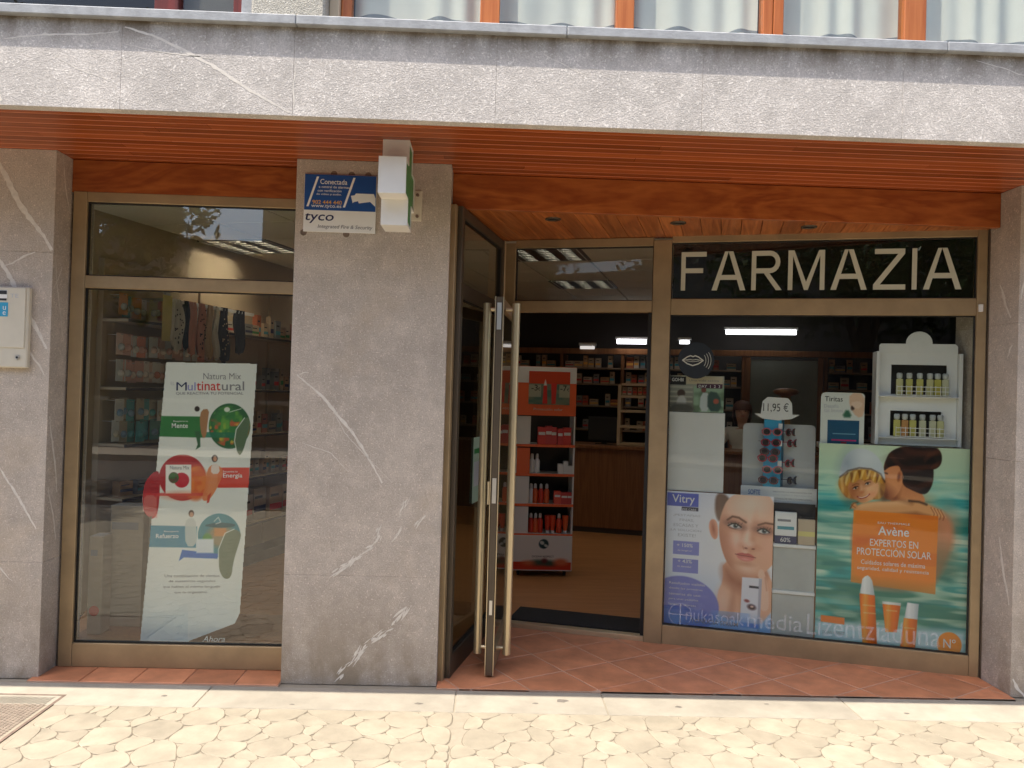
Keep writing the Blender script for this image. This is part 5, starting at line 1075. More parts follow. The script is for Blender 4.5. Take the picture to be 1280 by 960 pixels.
bang = [(735, 205), (770, 172), (860, 165), (895, 195), (900, 225), (884, 212), (868, 222), (850, 200), (830, 214), (805, 202), (782, 222), (764, 214), (752, 240)]
c.poly(ZL(bang), (206, 156, 78), soft=4, smooth=1); bm_ = inside(bang, 4, 1); strands(80, .09, (112, 70, 32), .7, bm_, 11); strands(95, .12, (250, 220, 150), .7, bm_, 13)
for ex, ey in ((788, 240), (838, 222)):
    c.ell(*Z(ex, ey), 30, 15, (150, 96, 70), -20, soft=10, op=.7); c.ell(*Z(ex, ey+1), 17, 7, (240, 230, 220), -20, soft=2); c.ell(*Z(ex+1, ey), 9, 8, (52, 48, 44), soft=2); c.line(ZL([(ex-10, ey+2), (ex-2, ey-5), (ex+11, ey-6)]), 5, (48, 30, 24), .95, 2); c.line(ZL([(ex-12, ey-10), (ex+2, ey-17), (ex+14, ey-16)]), 6, (130, 84, 48), .8, 3)
c.line(ZL([(812, 232), (814, 250)]), 10, (250, 214, 180), .6, 8); c.ell(*Z(815, 256), 15, 10, (196, 128, 92), -20, soft=6, op=.8); c.line(ZL([(797, 274), (812, 281), (832, 276), (848, 263)]), 9, (150, 66, 58), .95, 2); c.line(ZL([(803, 276), (815, 278), (832, 273), (842, 266)]), 4.5, (250, 240, 230), .95, 1.5); c.ell(*Z(822, 291), 20, 8, (206, 146, 108), -15, soft=8, op=.6); c.ell(*Z(860, 262), 22, 16, (236, 160, 124), soft=14, op=.6)
hatp = [(718, 205), (722, 165), (735, 120), (765, 90), (810, 80), (860, 98), (893, 135), (908, 180), (910, 215), (890, 185), (850, 166), (800, 163), (755, 175)]
c.poly(ZL(hatp), (206, 212, 214), soft=3, smooth=2); c.ell(*Z(750, 140), 46, 76, (146, 158, 170), 20, soft=40, op=.7); c.ell(*Z(835, 115), 70, 46, (232, 236, 234), soft=44, op=.8); c.line(ZL([(722, 198), (755, 172), (802, 160), (852, 164), (892, 184), (909, 214)]), 9, (84, 60, 44), .8, 4)
# arms and hands
arm = [(785, 325), (800, 305), (860, 292), (930, 290), (1000, 283), (1060, 290), (1105, 308), (1150, 330), (1145, 352), (1100, 350), (1040, 338), (970, 345), (880, 352), (800, 350)]
c.poly(ZL(arm), (226, 174, 128), soft=4, smooth=2); c.line(ZL([(800, 346), (880, 350), (970, 343), (1040, 336), (1090, 348)]), 18, (126, 76, 50), .75, 12); c.line(ZL([(815, 310), (870, 300), (930, 298), (1000, 292)]), 22, (248, 210, 170), .7, 16); c.line(ZL([(905, 283), (960, 280), (1020, 296)]), 16, (120, 74, 52), .5, 12)
c.line(ZL([(1010, 287), (1050, 290), (1080, 300)]), 13, (48, 36, 32), .85, 5)
for q in range(4): c.line(ZL([(1098+q*13, 312+q*3), (1112+q*13, 334+q*4), (1108+q*13, 350+q*3)]), 5, (134, 82, 58), .8, 3); c.line(ZL([(1104+q*13, 314+q*3), (1118+q*13, 336+q*4)]), 7, (244, 196, 158), .6, 4)
c.ell(*Z(785, 312), 26, 26, (222, 166, 120), soft=6); c.line(ZL([(768, 322), (782, 300), (800, 296)]), 7, (130, 80, 54), .8, 3); c.line(ZL([(772, 306), (790, 318)]), 5, (130, 80, 54), .7, 3)
# orange panel and products
ob_ = [(783, 327), (1128, 344), (1123, 646), (778, 612)]
c.poly(ZL(ob_), (236, 146, 66), op=.88); c.noise(4, 26, (206, 110, 60), .55, .75, .35, 71, np.clip(c.sd(ZL(ob_)), 0, 1)); c.poly(ZL([(785, 428), (900, 432), (840, 462), (785, 458)]), (206, 104, 56), soft=16, op=.6)
c.poly([(0, 1440), (1220, 1420), (1220, 1590), (0, 1590)], (206, 222, 230), soft=16, op=.85); c.poly(ZL([(656, 748), (756, 755), (756, 782), (656, 774)]), (228, 140, 80))
c.ell(*Z(930, 650), 330, 46, (60, 110, 98), soft=50, op=.5)
def cyl(L, col, hi, lo):
    m = np.clip(c.sd(ZL(L))/(2*c.px)+.5, 0, 1); xs = [Z(*q)[0] for q in L]; t = np.clip((c.X-min(xs))/(max(xs)-min(xs)), 0, 1)
    c.put(m, col); c.put(m*np.clip(1-abs(t-.32)/.22, 0, 1)*.7, hi); c.put(m*np.clip((t-.62)/.38, 0, 1)*.7, lo); c.put(m*np.clip((.12-t)/.12, 0, 1)*.5, lo)
cyl([(815, 655), (879, 660), (893, 862), (834, 860)], (232, 128, 38), (252, 190, 116), (176, 84, 22)); cyl([(817, 655), (826, 598), (836, 588), (848, 583), (858, 590), (867, 604), (878, 660)], (226, 228, 226), (250, 250, 248), (160, 170, 176))
cyl([(911, 688), (985, 692), (972, 800), (926, 800)], (234, 130, 44), (252, 190, 116), (180, 90, 28)); cyl([(911, 682), (986, 686), (985, 696), (911, 692)], (232, 232, 228), (250, 250, 248), (180, 186, 190))
cyl([(1000, 742), (1054, 745), (1046, 872), (986, 868)], (232, 130, 44), (252, 190, 116), (178, 88, 26)); cyl([(1012, 682), (1058, 686), (1054, 746), (1002, 742)], (226, 228, 228), (250, 250, 250), (160, 170, 178))
for (x0, y0, x1) in ((832, 700, 880), (836, 730, 884), (930, 716, 970), (1004, 780, 1042)): c.line(ZL([(x0, y0), (x1, y0+2)]), 7, (250, 226, 196), .7, 3)
c.ell(*Z(1183, 836), 96, 98, (236, 150, 62), soft=2); c.line(ZL([(1150, 862), (1215, 866)]), 12, (246, 206, 150), .6, 4)
def grade(c, con, sat, lift=0.0):
    g = c.c.mean(2, keepdims=True); c.c = np.clip((g+(c.c-g)*sat-.5)*con+.5+lift, 0, 1)
grade(c, 1.15, 1.14, -.02)
ap = onw('advertising_poster', 'sea bathing sunscreen poster with an embracing child and woman', 'poster', (1.988+2.836)/2, .118, .05)
PW, PH = .848, 1.222; board(c, PW, PH, ap)
def AT(s, x, y, w, h, m, parent, bold=0.0): return text(s, (x/1220-.5)*PW, PH*(1-y/1590), w/1220*PW, h/1590*PH, m, parent, -.0012, bold=bold)
AT('EAU THERMALE', 500, 625, 260, 16, 'whiteink', ap); AT('Avène', 505, 715, 250, 72, 'whiteink', ap, .015); AT('EXPERTOS EN', 440, 805, 390, 56, 'whiteink', ap); AT('PROTECCIÓN SOLAR', 335, 882, 600, 72, 'whiteink', ap); AT('Cuidados solares de máxima', 370, 955, 520, 36, 'whiteink', ap); AT('seguridad, calidad y resistencia', 340, 1008, 580, 36, 'whiteink', ap); AT('Nº', 1046, 1560, 96, 70, 'whiteink', ap)
AT('OCEAN RESPECT', 60, 1540, 190, 24, 'greyink', ap)
# face poster ------------------------------------------------------------
c = Canvas(500, 650, 240, 312); c.grad([(0, (222, 226, 240)), (.5, (234, 236, 242)), (1, (176, 200, 228))])
def Z(x, y): return ((x-20)*1.149, (y-250-.06*(x-20))*1.215)
skinL, skinM, skinD = (246, 212, 192), (230, 182, 156), (176, 118, 94)
c.ell(*Z(400, 420), 260, 330, (242, 238, 236), soft=120, op=.8)
c.poly(ZL([(222, 262), (260, 262), (290, 300), (262, 340), (246, 372), (232, 370), (218, 330)]), (136, 114, 102), soft=6, smooth=2); c.line(ZL([(236, 280), (240, 330), (244, 360)]), 10, (146, 120, 104), .6, 6)
c.poly(ZL([(256, 530), (262, 600), (236, 660), (240, 740), (300, 760), (460, 770), (460, 560), (330, 520)]), skinM, soft=4, smooth=1)
c.poly(ZL([(256, 530), (330, 600), (400, 600), (440, 560), (400, 640), (330, 650), (262, 610)]), (168, 112, 90), soft=26, op=.85, smooth=2)
c.ell(*Z(262, 690), 30, 60, (240, 204, 184), soft=24, op=.8); c.ell(*Z(300, 690), 10, 70, (190, 134, 110), 8, soft=14, op=.6); c.ell(*Z(345, 700), 12, 60, (190, 134, 110), -10, soft=14, op=.6)
c.poly(ZL([(200, 368), (220, 362), (234, 385), (236, 436), (222, 446), (206, 430), (196, 396)]), (232, 178, 154), soft=2.5, smooth=2); c.ell(*Z(216, 402), 9, 30, (176, 112, 92), -10, soft=7, op=.8)
fc = [(250, 330), (270, 285), (310, 262), (470, 262), (470, 520), (440, 560), (400, 585), (355, 592), (318, 578), (280, 545), (254, 490), (240, 430), (238, 380)]
c.poly(ZL(fc), skinM, soft=3, smooth=2); fm_ = np.clip(c.sd(ZL(fc), 2)/(3*c.px)+.5, 0, 1)
def fe(x, y, rx, ry, col, ang=0, soft=30, op=.7):
    k = c.c.copy(); c.ell(*Z(x, y), rx, ry, col, ang, soft, op); c.c = k+(c.c-k)*fm_[..., None]
fe(355, 320, 110, 70, skinL, 0, 70, .95); fe(365, 300, 60, 40, (252, 228, 212), 0, 40, .6); fe(300, 460, 46, 44, (238, 176, 158), 0, 40, .7); fe(318, 440, 34, 30, (250, 216, 198), -20, 26, .8); fe(440, 470, 36, 44, (236, 186, 164), 0, 36, .6); fe(248, 470, 28, 110, skinD, -6, 36, .8); fe(275, 555, 60, 30, skinD, 38, 34, .75); fe(350, 592, 70, 16, (186, 128, 104), 3, 22, .6); fe(352, 556, 34, 20, skinL, 0, 24, .7)
# nose
fe(352, 440, 12, 60, (252, 226, 210), 5, 14, .8); fe(376, 430, 9, 60, (206, 152, 128), 6, 14, .6); fe(334, 415, 8, 34, (204, 150, 126), 12, 12, .5); fe(364, 472, 36, 14, (206, 148, 124), 5, 12, .75); fe(362, 462, 16, 12, (250, 220, 202), 0, 12, .8); c.ell(*Z(349, 477), 6, 3.2, (120, 68, 56), 10, 3); c.ell(*Z(378, 480), 6, 3.2, (120, 68, 56), -5, 3); c.line(ZL([(336, 470), (340, 480)]), 4, (182, 120, 98), .7, 3)
# eyes with smoky lids
for ex, ey, wd, tl in ((303, 390, 32, 14), (418, 410, 29, 6)):
    fe(ex, ey-8, wd*1.5, 26, (176, 122, 104), tl, 20, .7); fe(ex, ey-3, wd*1.2, 14, (104, 74, 70), tl, 10, .75)
    c.ell(*Z(ex, ey+2), wd*.9, 9.5, (226, 222, 220), tl, 2.5); c.ell(*Z(ex+2, ey), 11, 11, (92, 104, 108), 0, 2); c.ell(*Z(ex+2, ey), 5.5, 5.5, (18, 18, 20), 0, 1.5); c.ell(*Z(ex+5, ey-3), 2.4, 2.4, (250, 250, 250), 0, 1.5)
    c.line(ZL([(ex-wd*.85, ey-1), (ex-wd*.4, ey-9), (ex+wd*.15, ey-9), (ex+wd*.8, ey+5)]), 6, (30, 22, 24), .95, 2); c.line(ZL([(ex-wd*.7, ey+7), (ex, ey+12), (ex+wd*.7, ey+8)]), 3, (90, 62, 58), .7, 3)
    for q in (-.7, -.4, 0, .4, .75): c.line(ZL([(ex+wd*q, ey-7+abs(q)*4), (ex+wd*(q*1.25), ey-16+abs(q)*5)]), 1.8, (34, 26, 26), .7, 1.5)
c.line(ZL([(272, 366), (292, 353), (318, 358), (346, 376)]), 9, (104, 74, 60), .9, 3); c.line(ZL([(396, 386), (424, 378), (462, 384)]), 8, (104, 74, 60), .9, 3)
# mouth
c.poly(ZL([(306, 500), (332, 494), (348, 498), (362, 496), (390, 514), (368, 512), (345, 508)]), (196, 112, 106), soft=2.5, smooth=1); c.poly(ZL([(308, 501), (345, 509), (390, 515), (372, 527), (345, 529), (322, 520)]), (218, 140, 130), soft=2.5, smooth=1); c.line(ZL([(307, 500), (332, 506), (352, 508), (389, 514)]), 3.5, (130, 62, 62), .9, 1.6); c.ell(*Z(348, 520), 16, 4, (242, 190, 180), 5, 4, .8); fe(348, 538, 26, 8, (196, 140, 116), 4, 10, .7)
# hand and carton
c.poly(ZL([(398, 580), (404, 560), (416, 556), (426, 572), (436, 610), (446, 660), (446, 720), (410, 720), (400, 640)]), (240, 200, 178), soft=3, smooth=2); c.line(ZL([(400, 590), (402, 640)]), 5, (180, 122, 98), .7, 4); c.line(ZL([(428, 590), (436, 640)]), 4, (196, 140, 116), .7, 4)
c.poly(ZL([(337, 590), (413, 594), (408, 800), (332, 794)]), (232, 230, 236), soft=2); c.poly(ZL([(404, 594), (416, 596), (411, 800), (401, 799)]), (186, 184, 196), soft=2); c.poly(ZL([(366, 622), (404, 625), (404, 634), (366, 631)]), (58, 58, 74)); c.ell(*Z(358, 682), 12, 7, (150, 84, 84), 10, 3); c.ell(*Z(378, 706), 19, 13, (70, 46, 54), 10, 5); c.ell(*Z(379, 704), 8, 5, (226, 196, 186), 0, 2); c.poly(ZL([(334, 765), (408, 772), (407, 790), (333, 784)]), (112, 140, 206), soft=3)
# printed fields
c.rect(2, 8, 152, 72, (118, 124, 192)); c.rect(72, 74, 152, 92, (70, 72, 92)); c.rect(36, 240, 160, 305, (146, 150, 206)); c.rect(36, 325, 158, 392, (146, 150, 206)); c.ell(95, 540, 166, 130, (136, 140, 200), 10, 3); c.noise(20, 30, (176, 180, 222), .5, .8, .4, 77, np.clip(1-((c.X-95)/160)**2-((c.Y-540)/125)**2, 0, 1))
c.poly([(0, 590), (220, 600), (500, 600), (500, 650), (0, 650)], (110, 160, 216), soft=40, op=.6); c.rect(0, 556, 120, 572, (86, 106, 186), op=.8); c.noise(8, 4, (150, 180, 226), .4, .7, .5, 78, (c.Y > 560)*1.0)
grade(c, 1.12, 1.15)
fp = onw('advertising_poster', 'pale lavender eyelash serum poster with a large woman face', 'poster', (1.056+1.726)/2, .112, .05)
PW2, PH2 = .668, .875; board(c, PW2, PH2, fp)
def FT(s, x, y, w, h, m, bold=0.0): return text(s, (x/500-.5)*PW2, PH2*(1-y/650), w/500*PW2, h/650*PH2, m, fp, -.0012, bold=bold)
FT('Vitry', 26, 66, 108, 50, 'whiteink', .01); FT('EYE CARE', 76, 91, 66, 10, 'whiteink')
for i, (s_, x, w) in enumerate((('¿PESTAÑAS', 34, 128), ('FINAS,', 64, 68), ('ESCASAS Y', 36, 118), ('¡LA SOLUCIÓN', 18, 150), ('EXISTE!', 58, 84))): FT(s_, x, 122+i*24, w, 15, 'paleink')
FT('+ 150%', 54, 268, 76, 17, 'whiteink', .01); FT('de longitud', 58, 290, 66, 9, 'whiteink'); FT('+ 43%', 60, 345, 68, 17, 'whiteink', .01); FT('de densidad', 58, 366, 66, 9, 'whiteink')
for i, s_ in enumerate(('Resultados visibles', 'desde las primeras', 'semanas de uso', 'para unas pestañas', 'largas y densas')): FT(s_, 22, 450+i*26, 170-10*i, 12, 'whiteink')
FT('TONUCIA SERUM', 130, 628, 220, 20, 'greyink', .01)
# white board with small photo poster above -----------------------------------
wp = onw('white_board', 'plain white display board above the lavender poster', 'board', (1.054+1.414)/2, .99, .065); part('board_panel', MB().box((-.178, 0, 0), (.178, .01, .515), 'cardboard', .002), wp)
c = Canvas(270, 195, 150, 108, (150, 152, 140)); c.grad([(0, (190, 188, 172)), (.3, (150, 152, 140)), (1, (110, 108, 98))])
for i in range(5): c.rect(0, 58+i*26, 115, 66+i*26, (196, 192, 176), soft=4, op=.7)
c.rect(120, 55, 270, 195, (150, 178, 150)); c.noise(8, 8, (90, 110, 84), .4, .8, .8, 61, (c.X > 120)*(c.Y > 60)*1.0); c.ell(58, 95, 20, 20, (72, 56, 48), soft=4); c.poly([(40, 110), (80, 105), (90, 190), (30, 190)], (190, 190, 186), soft=5, smooth=1); c.ell(170, 75, 12, 14, (130, 70, 60), soft=3); c.poly([(155, 90), (200, 90), (200, 190), (150, 190)], (196, 206, 206), soft=4, smooth=1); c.poly([(190, 80), (250, 90), (262, 190), (190, 190)], (60, 84, 76), soft=5, smooth=1); c.ell(232, 135, 14, 14, (170, 90, 70), soft=4); c.poly([(10, 150), (110, 150), (130, 195), (0, 195)], (80, 78, 70), soft=10, smooth=1)
c.rect(0, 5, 80, 50, (36, 34, 36)); c.rect(82, 5, 262, 44, (204, 192, 166)); c.rect(135, 42, 262, 66, (74, 40, 62))
gp_ = onw('photo_card', 'small photo card of two seated people above the white board', 'card', (1.056+1.402)/2, 1.508, .062); board(c, .345, .236, gp_)
text('GOHBI', -.160, .198, .075, .022, 'whiteink', gp_, -.0012, bold=.01); text('DAY  1  2  3', .012, .160, .135, .018, 'whiteink', gp_, -.0012); text('Una vida activa', -.05, .200, .19, .014, 'greyink', gp_, -.0012)
# lips sticker on the glass
ls = thing('window_sticker', 'round black sticker with a white lips outline on the window glass', 'sticker', Wp(1.222, -.006, 1.842), WR)
n = 30; part('disc', MB().add([(.115*math.cos(2*PI*i/n), 0, .118*math.sin(2*PI*i/n)) for i in range(n)]+[(.115*math.cos(2*PI*i/n), .0012, .118*math.sin(2*PI*i/n)) for i in range(n)], [tuple(range(n)), tuple(range(2*n-1, n-1, -1))]+[(i, n+i, n+(i+1) % n, (i+1) % n) for i in range(n)], mat('black_vinyl', (.012, .016, .02), .35)), ls)
def ribbon(mb, pts, w, m, y):
    for a, b in zip(pts[:-1], pts[1:]):
        a, b = Vector(a), Vector(b); d = (b-a).normalized(); nn = Vector((-d.y, d.x))*w/2; a -= d*w*.2; b += d*w*.2
        mb.add([(q.x, y, q.y) for q in (a-nn, b-nn, b+nn, a+nn)], [(0, 1, 2, 3)], m)
    return mb
lips = MB(); up_ = [(-.065, 0), (-.035, .022), (-.015, .030), (0, .024), (.015, .030), (.035, .022), (.065, 0)]; lo_ = [(-.065, 0), (-.035, -.022), (0, -.034), (.035, -.022), (.065, 0)]
ribbon(lips, up_, .007, 'creamink', -.0006); ribbon(lips, lo_, .007, 'creamink', -.0006); ribbon(lips, [(-.055, 0), (-.02, .006), (0, .002), (.02, .006), (.055, 0)], .004, 'creamink', -.0006); ribbon(lips, [(-.04, -.004), (0, -.009), (.04, -.004)], .003, 'creamink', -.0006)
part('lips_drawing', lips, ls, loc=(-.02, 0, .0)); wv = MB()
for r_ in (.062, .078, .094): ribbon(wv, [(r_*math.cos(a), r_*math.sin(a)) for a in np.linspace(-.6, .6, 7)], .003, 'creamink', -.0006)
part('sound_waves', wv, ls, loc=(-.0, 0, .0))
# sunglasses display
sd_ = onw('sunglasses_display', 'pale grey card display with a blue column for sunglasses and a price hat', 'display', (1.535+1.975)/2, .955, .19)
n = 8; x0, x1, zt = -.225, .225, .49; rr = .03
rp = [(x0, 0), (x1, 0), (x1, zt-rr)]+[(x1-rr+rr*math.cos(a), zt-rr+rr*math.sin(a)) for a in np.linspace(0, PI/2, 6)[1:]]+[(x0+rr+rr*math.cos(a), zt-rr+rr*math.sin(a)) for a in np.linspace(PI/2, PI, 6)]
part('back_card', MB().prism(rp, -.02, -.015, mat('pale_grey_card', (.46, .47, .46), .35, var=.12, vs=2), axis='y'), sd_)
part('front_lip', MB().box((-.232, -.052, -.03), (.235, -.045, .085), 'cardboard', .002), sd_); 
text('SOFTE', -.185, .030, .075, .032, 'blue', sd_, -.0532, bold=.05)
for i, s_ in enumerate(('REDUCE LA IRRITACIÓN DE', 'LOS OJOS Y PIENSA EN', 'CONSULTE SIN COMPROMISO')): text(s_, -.03, .052-i*.022, .235, .010, 'paleink' if i == 1 else 'greyink', sd_, -.0532)
part('column', MB().prism([(-.095, -.05), (.01, -.05), (.03, .012), (-.095, .012)], .086, .52, 'skyblue'), sd_)
part('column_side', MB().add([(.0105, -.0505, .086), (.0305, .0125, .086), (.0305, .0125, .52), (.0105, -.0505, .52)], [(0, 1, 2, 3)], 'skybluedark'), sd_)
for z in (.22, .35, .46): part('column_clip', MB().box((-.008, -.056, z), (.016, -.0515, z+.035), 'cardboard'), sd_)
hat = [(-.13, .0), (-.08, -.03), (.02, -.04), (.10, -.028), (.15, .0), (.105, .0), (.10, .075), (.075, .105), (-.05, .11), (-.08, .08), (-.09, .0)]
part('price_hat', MB().prism(hat, .0, .004, 'cardboard', axis='y'), sd_, loc=(-.03, -.055, .555)); text('11,95 €', -.105, .565, .155, .062, 'ink', sd_, -.0598, bold=.0)
def shades(frame_m, lens_m):
    mb = thing('sunglasses', '', 'sunglasses', (0, 0, 0))
    fr = MB(); nn = 12
    for s in (-1, 1):
        fr.add([(s*.033+r*math.cos(2*PI*i/nn)*1.2, -.002*(k == 0), r*math.sin(2*PI*i/nn)) for k in (0, 1) for r in (.026, .019) for i in range(nn)],
               [(i, (i+1) % nn, nn+(i+1) % nn, nn+i) for i in range(nn)]+[(i, 2*nn+i, 2*nn+(i+1) % nn, (i+1) % nn) for i in range(nn)], frame_m)
        fr.tube((s*.064, 0, .008), (s*.060, .09, .004), .0025, frame_m, 6)
    fr.tube((-.012, 0, .006), (.012, 0, .006), .003, frame_m, 6); part('frame', fr, mb)
    for s in (-1, 1): part('lens', MB().tube((s*.033, .0005, 0), (s*.033, .002, 0), .021, lens_m, 12), mb)
    return mb
sgp = shades('shades', 'lens')
for i, (x, z, lab) in enumerate([(-.055, .445, 'dark red sunglasses at the top of the blue column'), (-.055, .375, 'plum sunglasses second from the top of the blue column'), (-.065, .315, 'pink patterned sunglasses third on the blue column'), (-.065, .265, 'red sunglasses fourth on the blue column'), (-.05, .195, 'brown red sunglasses fifth on the blue column'), (-.05, .125, 'black sunglasses at the bottom of the blue column')]):
    use(sgp, Wp((1.535+1.975)/2+x+random.uniform(-.014, .014), .19-.066, .955+z+random.uniform(-.008, .008)), WR+random.uniform(-.25, .2), lab, 'sunglasses on the blue column front')
for i, (x, z, lab) in enumerate([(.075, .44, 'grey folded sunglasses at the top right side of the column'), (.085, .37, 'purple folded sunglasses second on the right side of the column'), (.075, .24, 'white rimmed sunglasses third on the right side of the column'), (.09, .13, 'white and pink sunglasses lowest on the right side of the column')]):
    use(sgp, Wp((1.535+1.975)/2+x, .19-.015, .955+z), WR+.9, lab, 'sunglasses on the right side of the column')
# plaster card
td = onw('plaster_display', 'white round cornered plaster card with a blue box picture', 'display card', (1.995+2.247)/2, 1.338, .075)
c = Canvas(230, 270, 116, 136, (222, 226, 216)); c.poly([(150, 0), (230, 0), (230, 120), (190, 130), (150, 70)], (226, 190, 160), soft=4, smooth=1); c.ell(170, 75, 10, 16, (70, 50, 44), 20, soft=4); c.poly([(110, 130), (140, 80), (170, 130)], (60, 110, 84), soft=6, smooth=1); c.poly([(150, 55), (200, 40), (225, 60), (190, 90)], (236, 206, 180), soft=4, smooth=1)
c.rect(38, 145, 205, 270, (28, 84, 116)); c.rect(60, 246, 190, 254, (196, 50, 110)); c.rect(66, 214, 186, 219, (110, 160, 180)); c.rect(110, 258, 140, 268, (150, 40, 60))
r0 = 22
for (qx, qy, sx, sy) in ((r0, r0, -1, -1), (230-r0, r0, 1, -1)): c.alpha &= ~(((c.X-qx)*sx > 0) & ((c.Y-qy)*sy > 0) & ((c.X-qx)**2+(c.Y-qy)**2 > r0*r0))
board(c, .255, .322, td, backing=False); part('backing_card', MB().box((-.1275, .0015, 0), (.1275, .004, .296), 'cardboard'), td)
text('Tiritas', -.105, .265, .105, .032, 'ink', td, -.0012, bold=.005); text('Desafía', -.108, .225, .085, .022, 'paleink', td, -.0012); text('tus límites', -.108, .198, .11, .022, 'paleink', td, -.0012)
# perfume rack
pd = onw('perfume_rack', 'white two tier perfume rack with an arched top in the right window', 'display rack', (2.318+2.812)/2, 1.345, .17)
hw = .248; PHt = .62
def ringpanel(mb, x0, x1, z0, z1, holes, y, th, m):
    zs = sorted({z0, z1, *[h[2] for h in holes], *[h[3] for h in holes]}); xs = sorted({x0, x1, *[h[0] for h in holes], *[h[1] for h in holes]})
    for a, b in zip(xs[:-1], xs[1:]):
        for p_, q_ in zip(zs[:-1], zs[1:]):
            if not any(h[0] <= a and b <= h[1] and h[2] <= p_ and q_ <= h[3] for h in holes): mb.box((a, y, p_), (b, y+th, q_), m)
    return mb
part('front_panel', ringpanel(MB(), -hw+.022, hw-.03, 0, PHt-.05, [(-.155, .135, .055, .212), (-.155, .16, .315, .50)], -.02, .012, 'whitegloss'), pd)
part('side_panel', MB().box((-hw, -.06, 0), (-hw+.02, .08, PHt-.04), 'whitegloss', .002), pd); part('side_panel', MB().box((hw-.028, -.06, 0), (hw-.008, .08, PHt-.05), 'whitegloss', .002), pd)
arch = [(-hw+.02, PHt-.05), (hw-.03, PHt-.05), (hw-.03, PHt-.005), (hw-.045, PHt+.01), (.075, PHt+.01)]+[(.0+.075*math.cos(a), PHt+.015+.072*math.sin(a)) for a in np.linspace(.1, PI-.1, 12)]+[(-.075, PHt+.01), (-hw+.03, PHt+.01), (-hw+.02, PHt-.0)]
part('arched_header', MB().prism(arch, .02, .026, 'whitegloss', axis='y'), pd)
part('back_panel', MB().box((-hw+.02, .075, 0), (hw-.03, .08, PHt-.05), 'darkwall'), pd)
for z in (.05, .305): part('shelf', MB().box((-hw+.021, -.075, z-.008), (hw-.031, .074, z-.001), 'whitegloss', .002), pd)
for z0 in (.052, .307):
    wr = MB()
    for z in (z0+.004, z0+.028, z0+.055): wr.tube((-.13, -.072, z), (.17, -.072, z), .0022, 'whitegloss', 6)
    for x in np.linspace(-.13, .17, 12): wr.tube((x, -.072, z0), (x, -.072, z0+.062), .0018, 'whitegloss', 6)
    part('wire_rail', wr, pd)
def pbot(jm):
    t = thing('perfume_bottle', '', 'bottle', (0, 0, 0)); part('flask', MB().box((-.019, -.012, 0), (.019, .012, .105), jm, .004), t); part('cap', MB().lathe([(.006, .1055), (.016, .110), (.018, .135), (.013, .142)], 'clearcap', 10), t); part('collar', MB().lathe([(.0085, .105), (.0085, .112)], 'alulight', 8), t); return t
pb1, pb2 = pbot('perfume'), pbot('perfumeo')
pu = (2.318+2.812)/2
for i_, x in enumerate((-.11, -.055, .005, .062, .105, .148)): use(pb1, Wp(pu+x, .17-.04, 1.345+.306), WR, 'yellow perfume bottle on the upper shelf of the white rack, %s from the left' % ORD[i_], 'perfume bottles on the upper rack shelf')
use(pb2, Wp(pu-.075, .17-.04, 1.345+.051), WR, 'amber orange perfume bottle on the lower rack shelf', 'perfume bottles on the lower rack shelf')
for i_, x in enumerate((-.12, -.03, .025, .082, .125)): use(pb1, Wp(pu+x, .17-.04, 1.345+.051), WR, 'yellow perfume bottle on the lower rack shelf, ' + (ORD[i_-1]+' right of the amber one' if i_ else 'left of the amber one'), 'perfume bottles on the lower rack shelf')
# plinth behind the sea poster that carries the rack and the cards
solo('display_cabinet', MB().box((2.03, .12, .03), (2.82, .34, 1.30), 'whitegloss', .004).box((2.0, .105, 1.301), (2.84, .36, 1.335), 'whitegloss', .003), 'white display cabinet behind the sea poster carrying the rack', 'cabinet', A, WR)
# white step shelves between the posters
ss = onw('step_shelf', 'white stepped shelf between the face poster and the sea poster', 'shelf', 1.855, .115, .05)
part('riser', MB().box((-.125, .01, 0), (.125, .02, .262), mat('pale_riser', (.50, .51, .48), .5)), ss); part('riser', MB().box((-.125, .012, .285), (.125, .02, .555), mat('pale_riser_upper', (.47, .48, .45), .5)), ss)
for z in (.263, .556): part('shelf_board', MB().box((-.127, -.0, z), (.127, .055, z+.021), 'whitegloss', .002), ss)
part('back_panel', MB().box((-.125, .058, .578), (.125, .064, .83), 'darkwall'), ss)
mb_ = onw('promotion_box', 'white and navy box printed 60% on the stepped shelf', 'box', 1.80, .694, .052); part('box_body', MB().box((-.065, 0, .05), (.065, .03, .20), 'whitegloss', .002), mb_); part('navy_base', MB().box((-.066, -.001, 0), (.066, .031, .0495), 'navy', .002), mb_); text('60%', -.03, .012, .06, .028, 'whiteink', mb_, -.0016); part('printed_band', MB().box((-.05, -.001, .09), (.05, -.0003, .11), 'tealink').box((-.05, -.001, .14), (.03, -.0003, .155), 'greyink'), mb_)
sb2 = solo('carton', MB().box((-.05, 0, 0), (.05, .03, .16), 'inwall', .002).box((-.05, -.001, .055), (.05, -.0002, .085), 'yellow'), 'brown carton with a yellow band on the stepped shelf', 'carton', Wp(1.925, .053, .6945), WR)
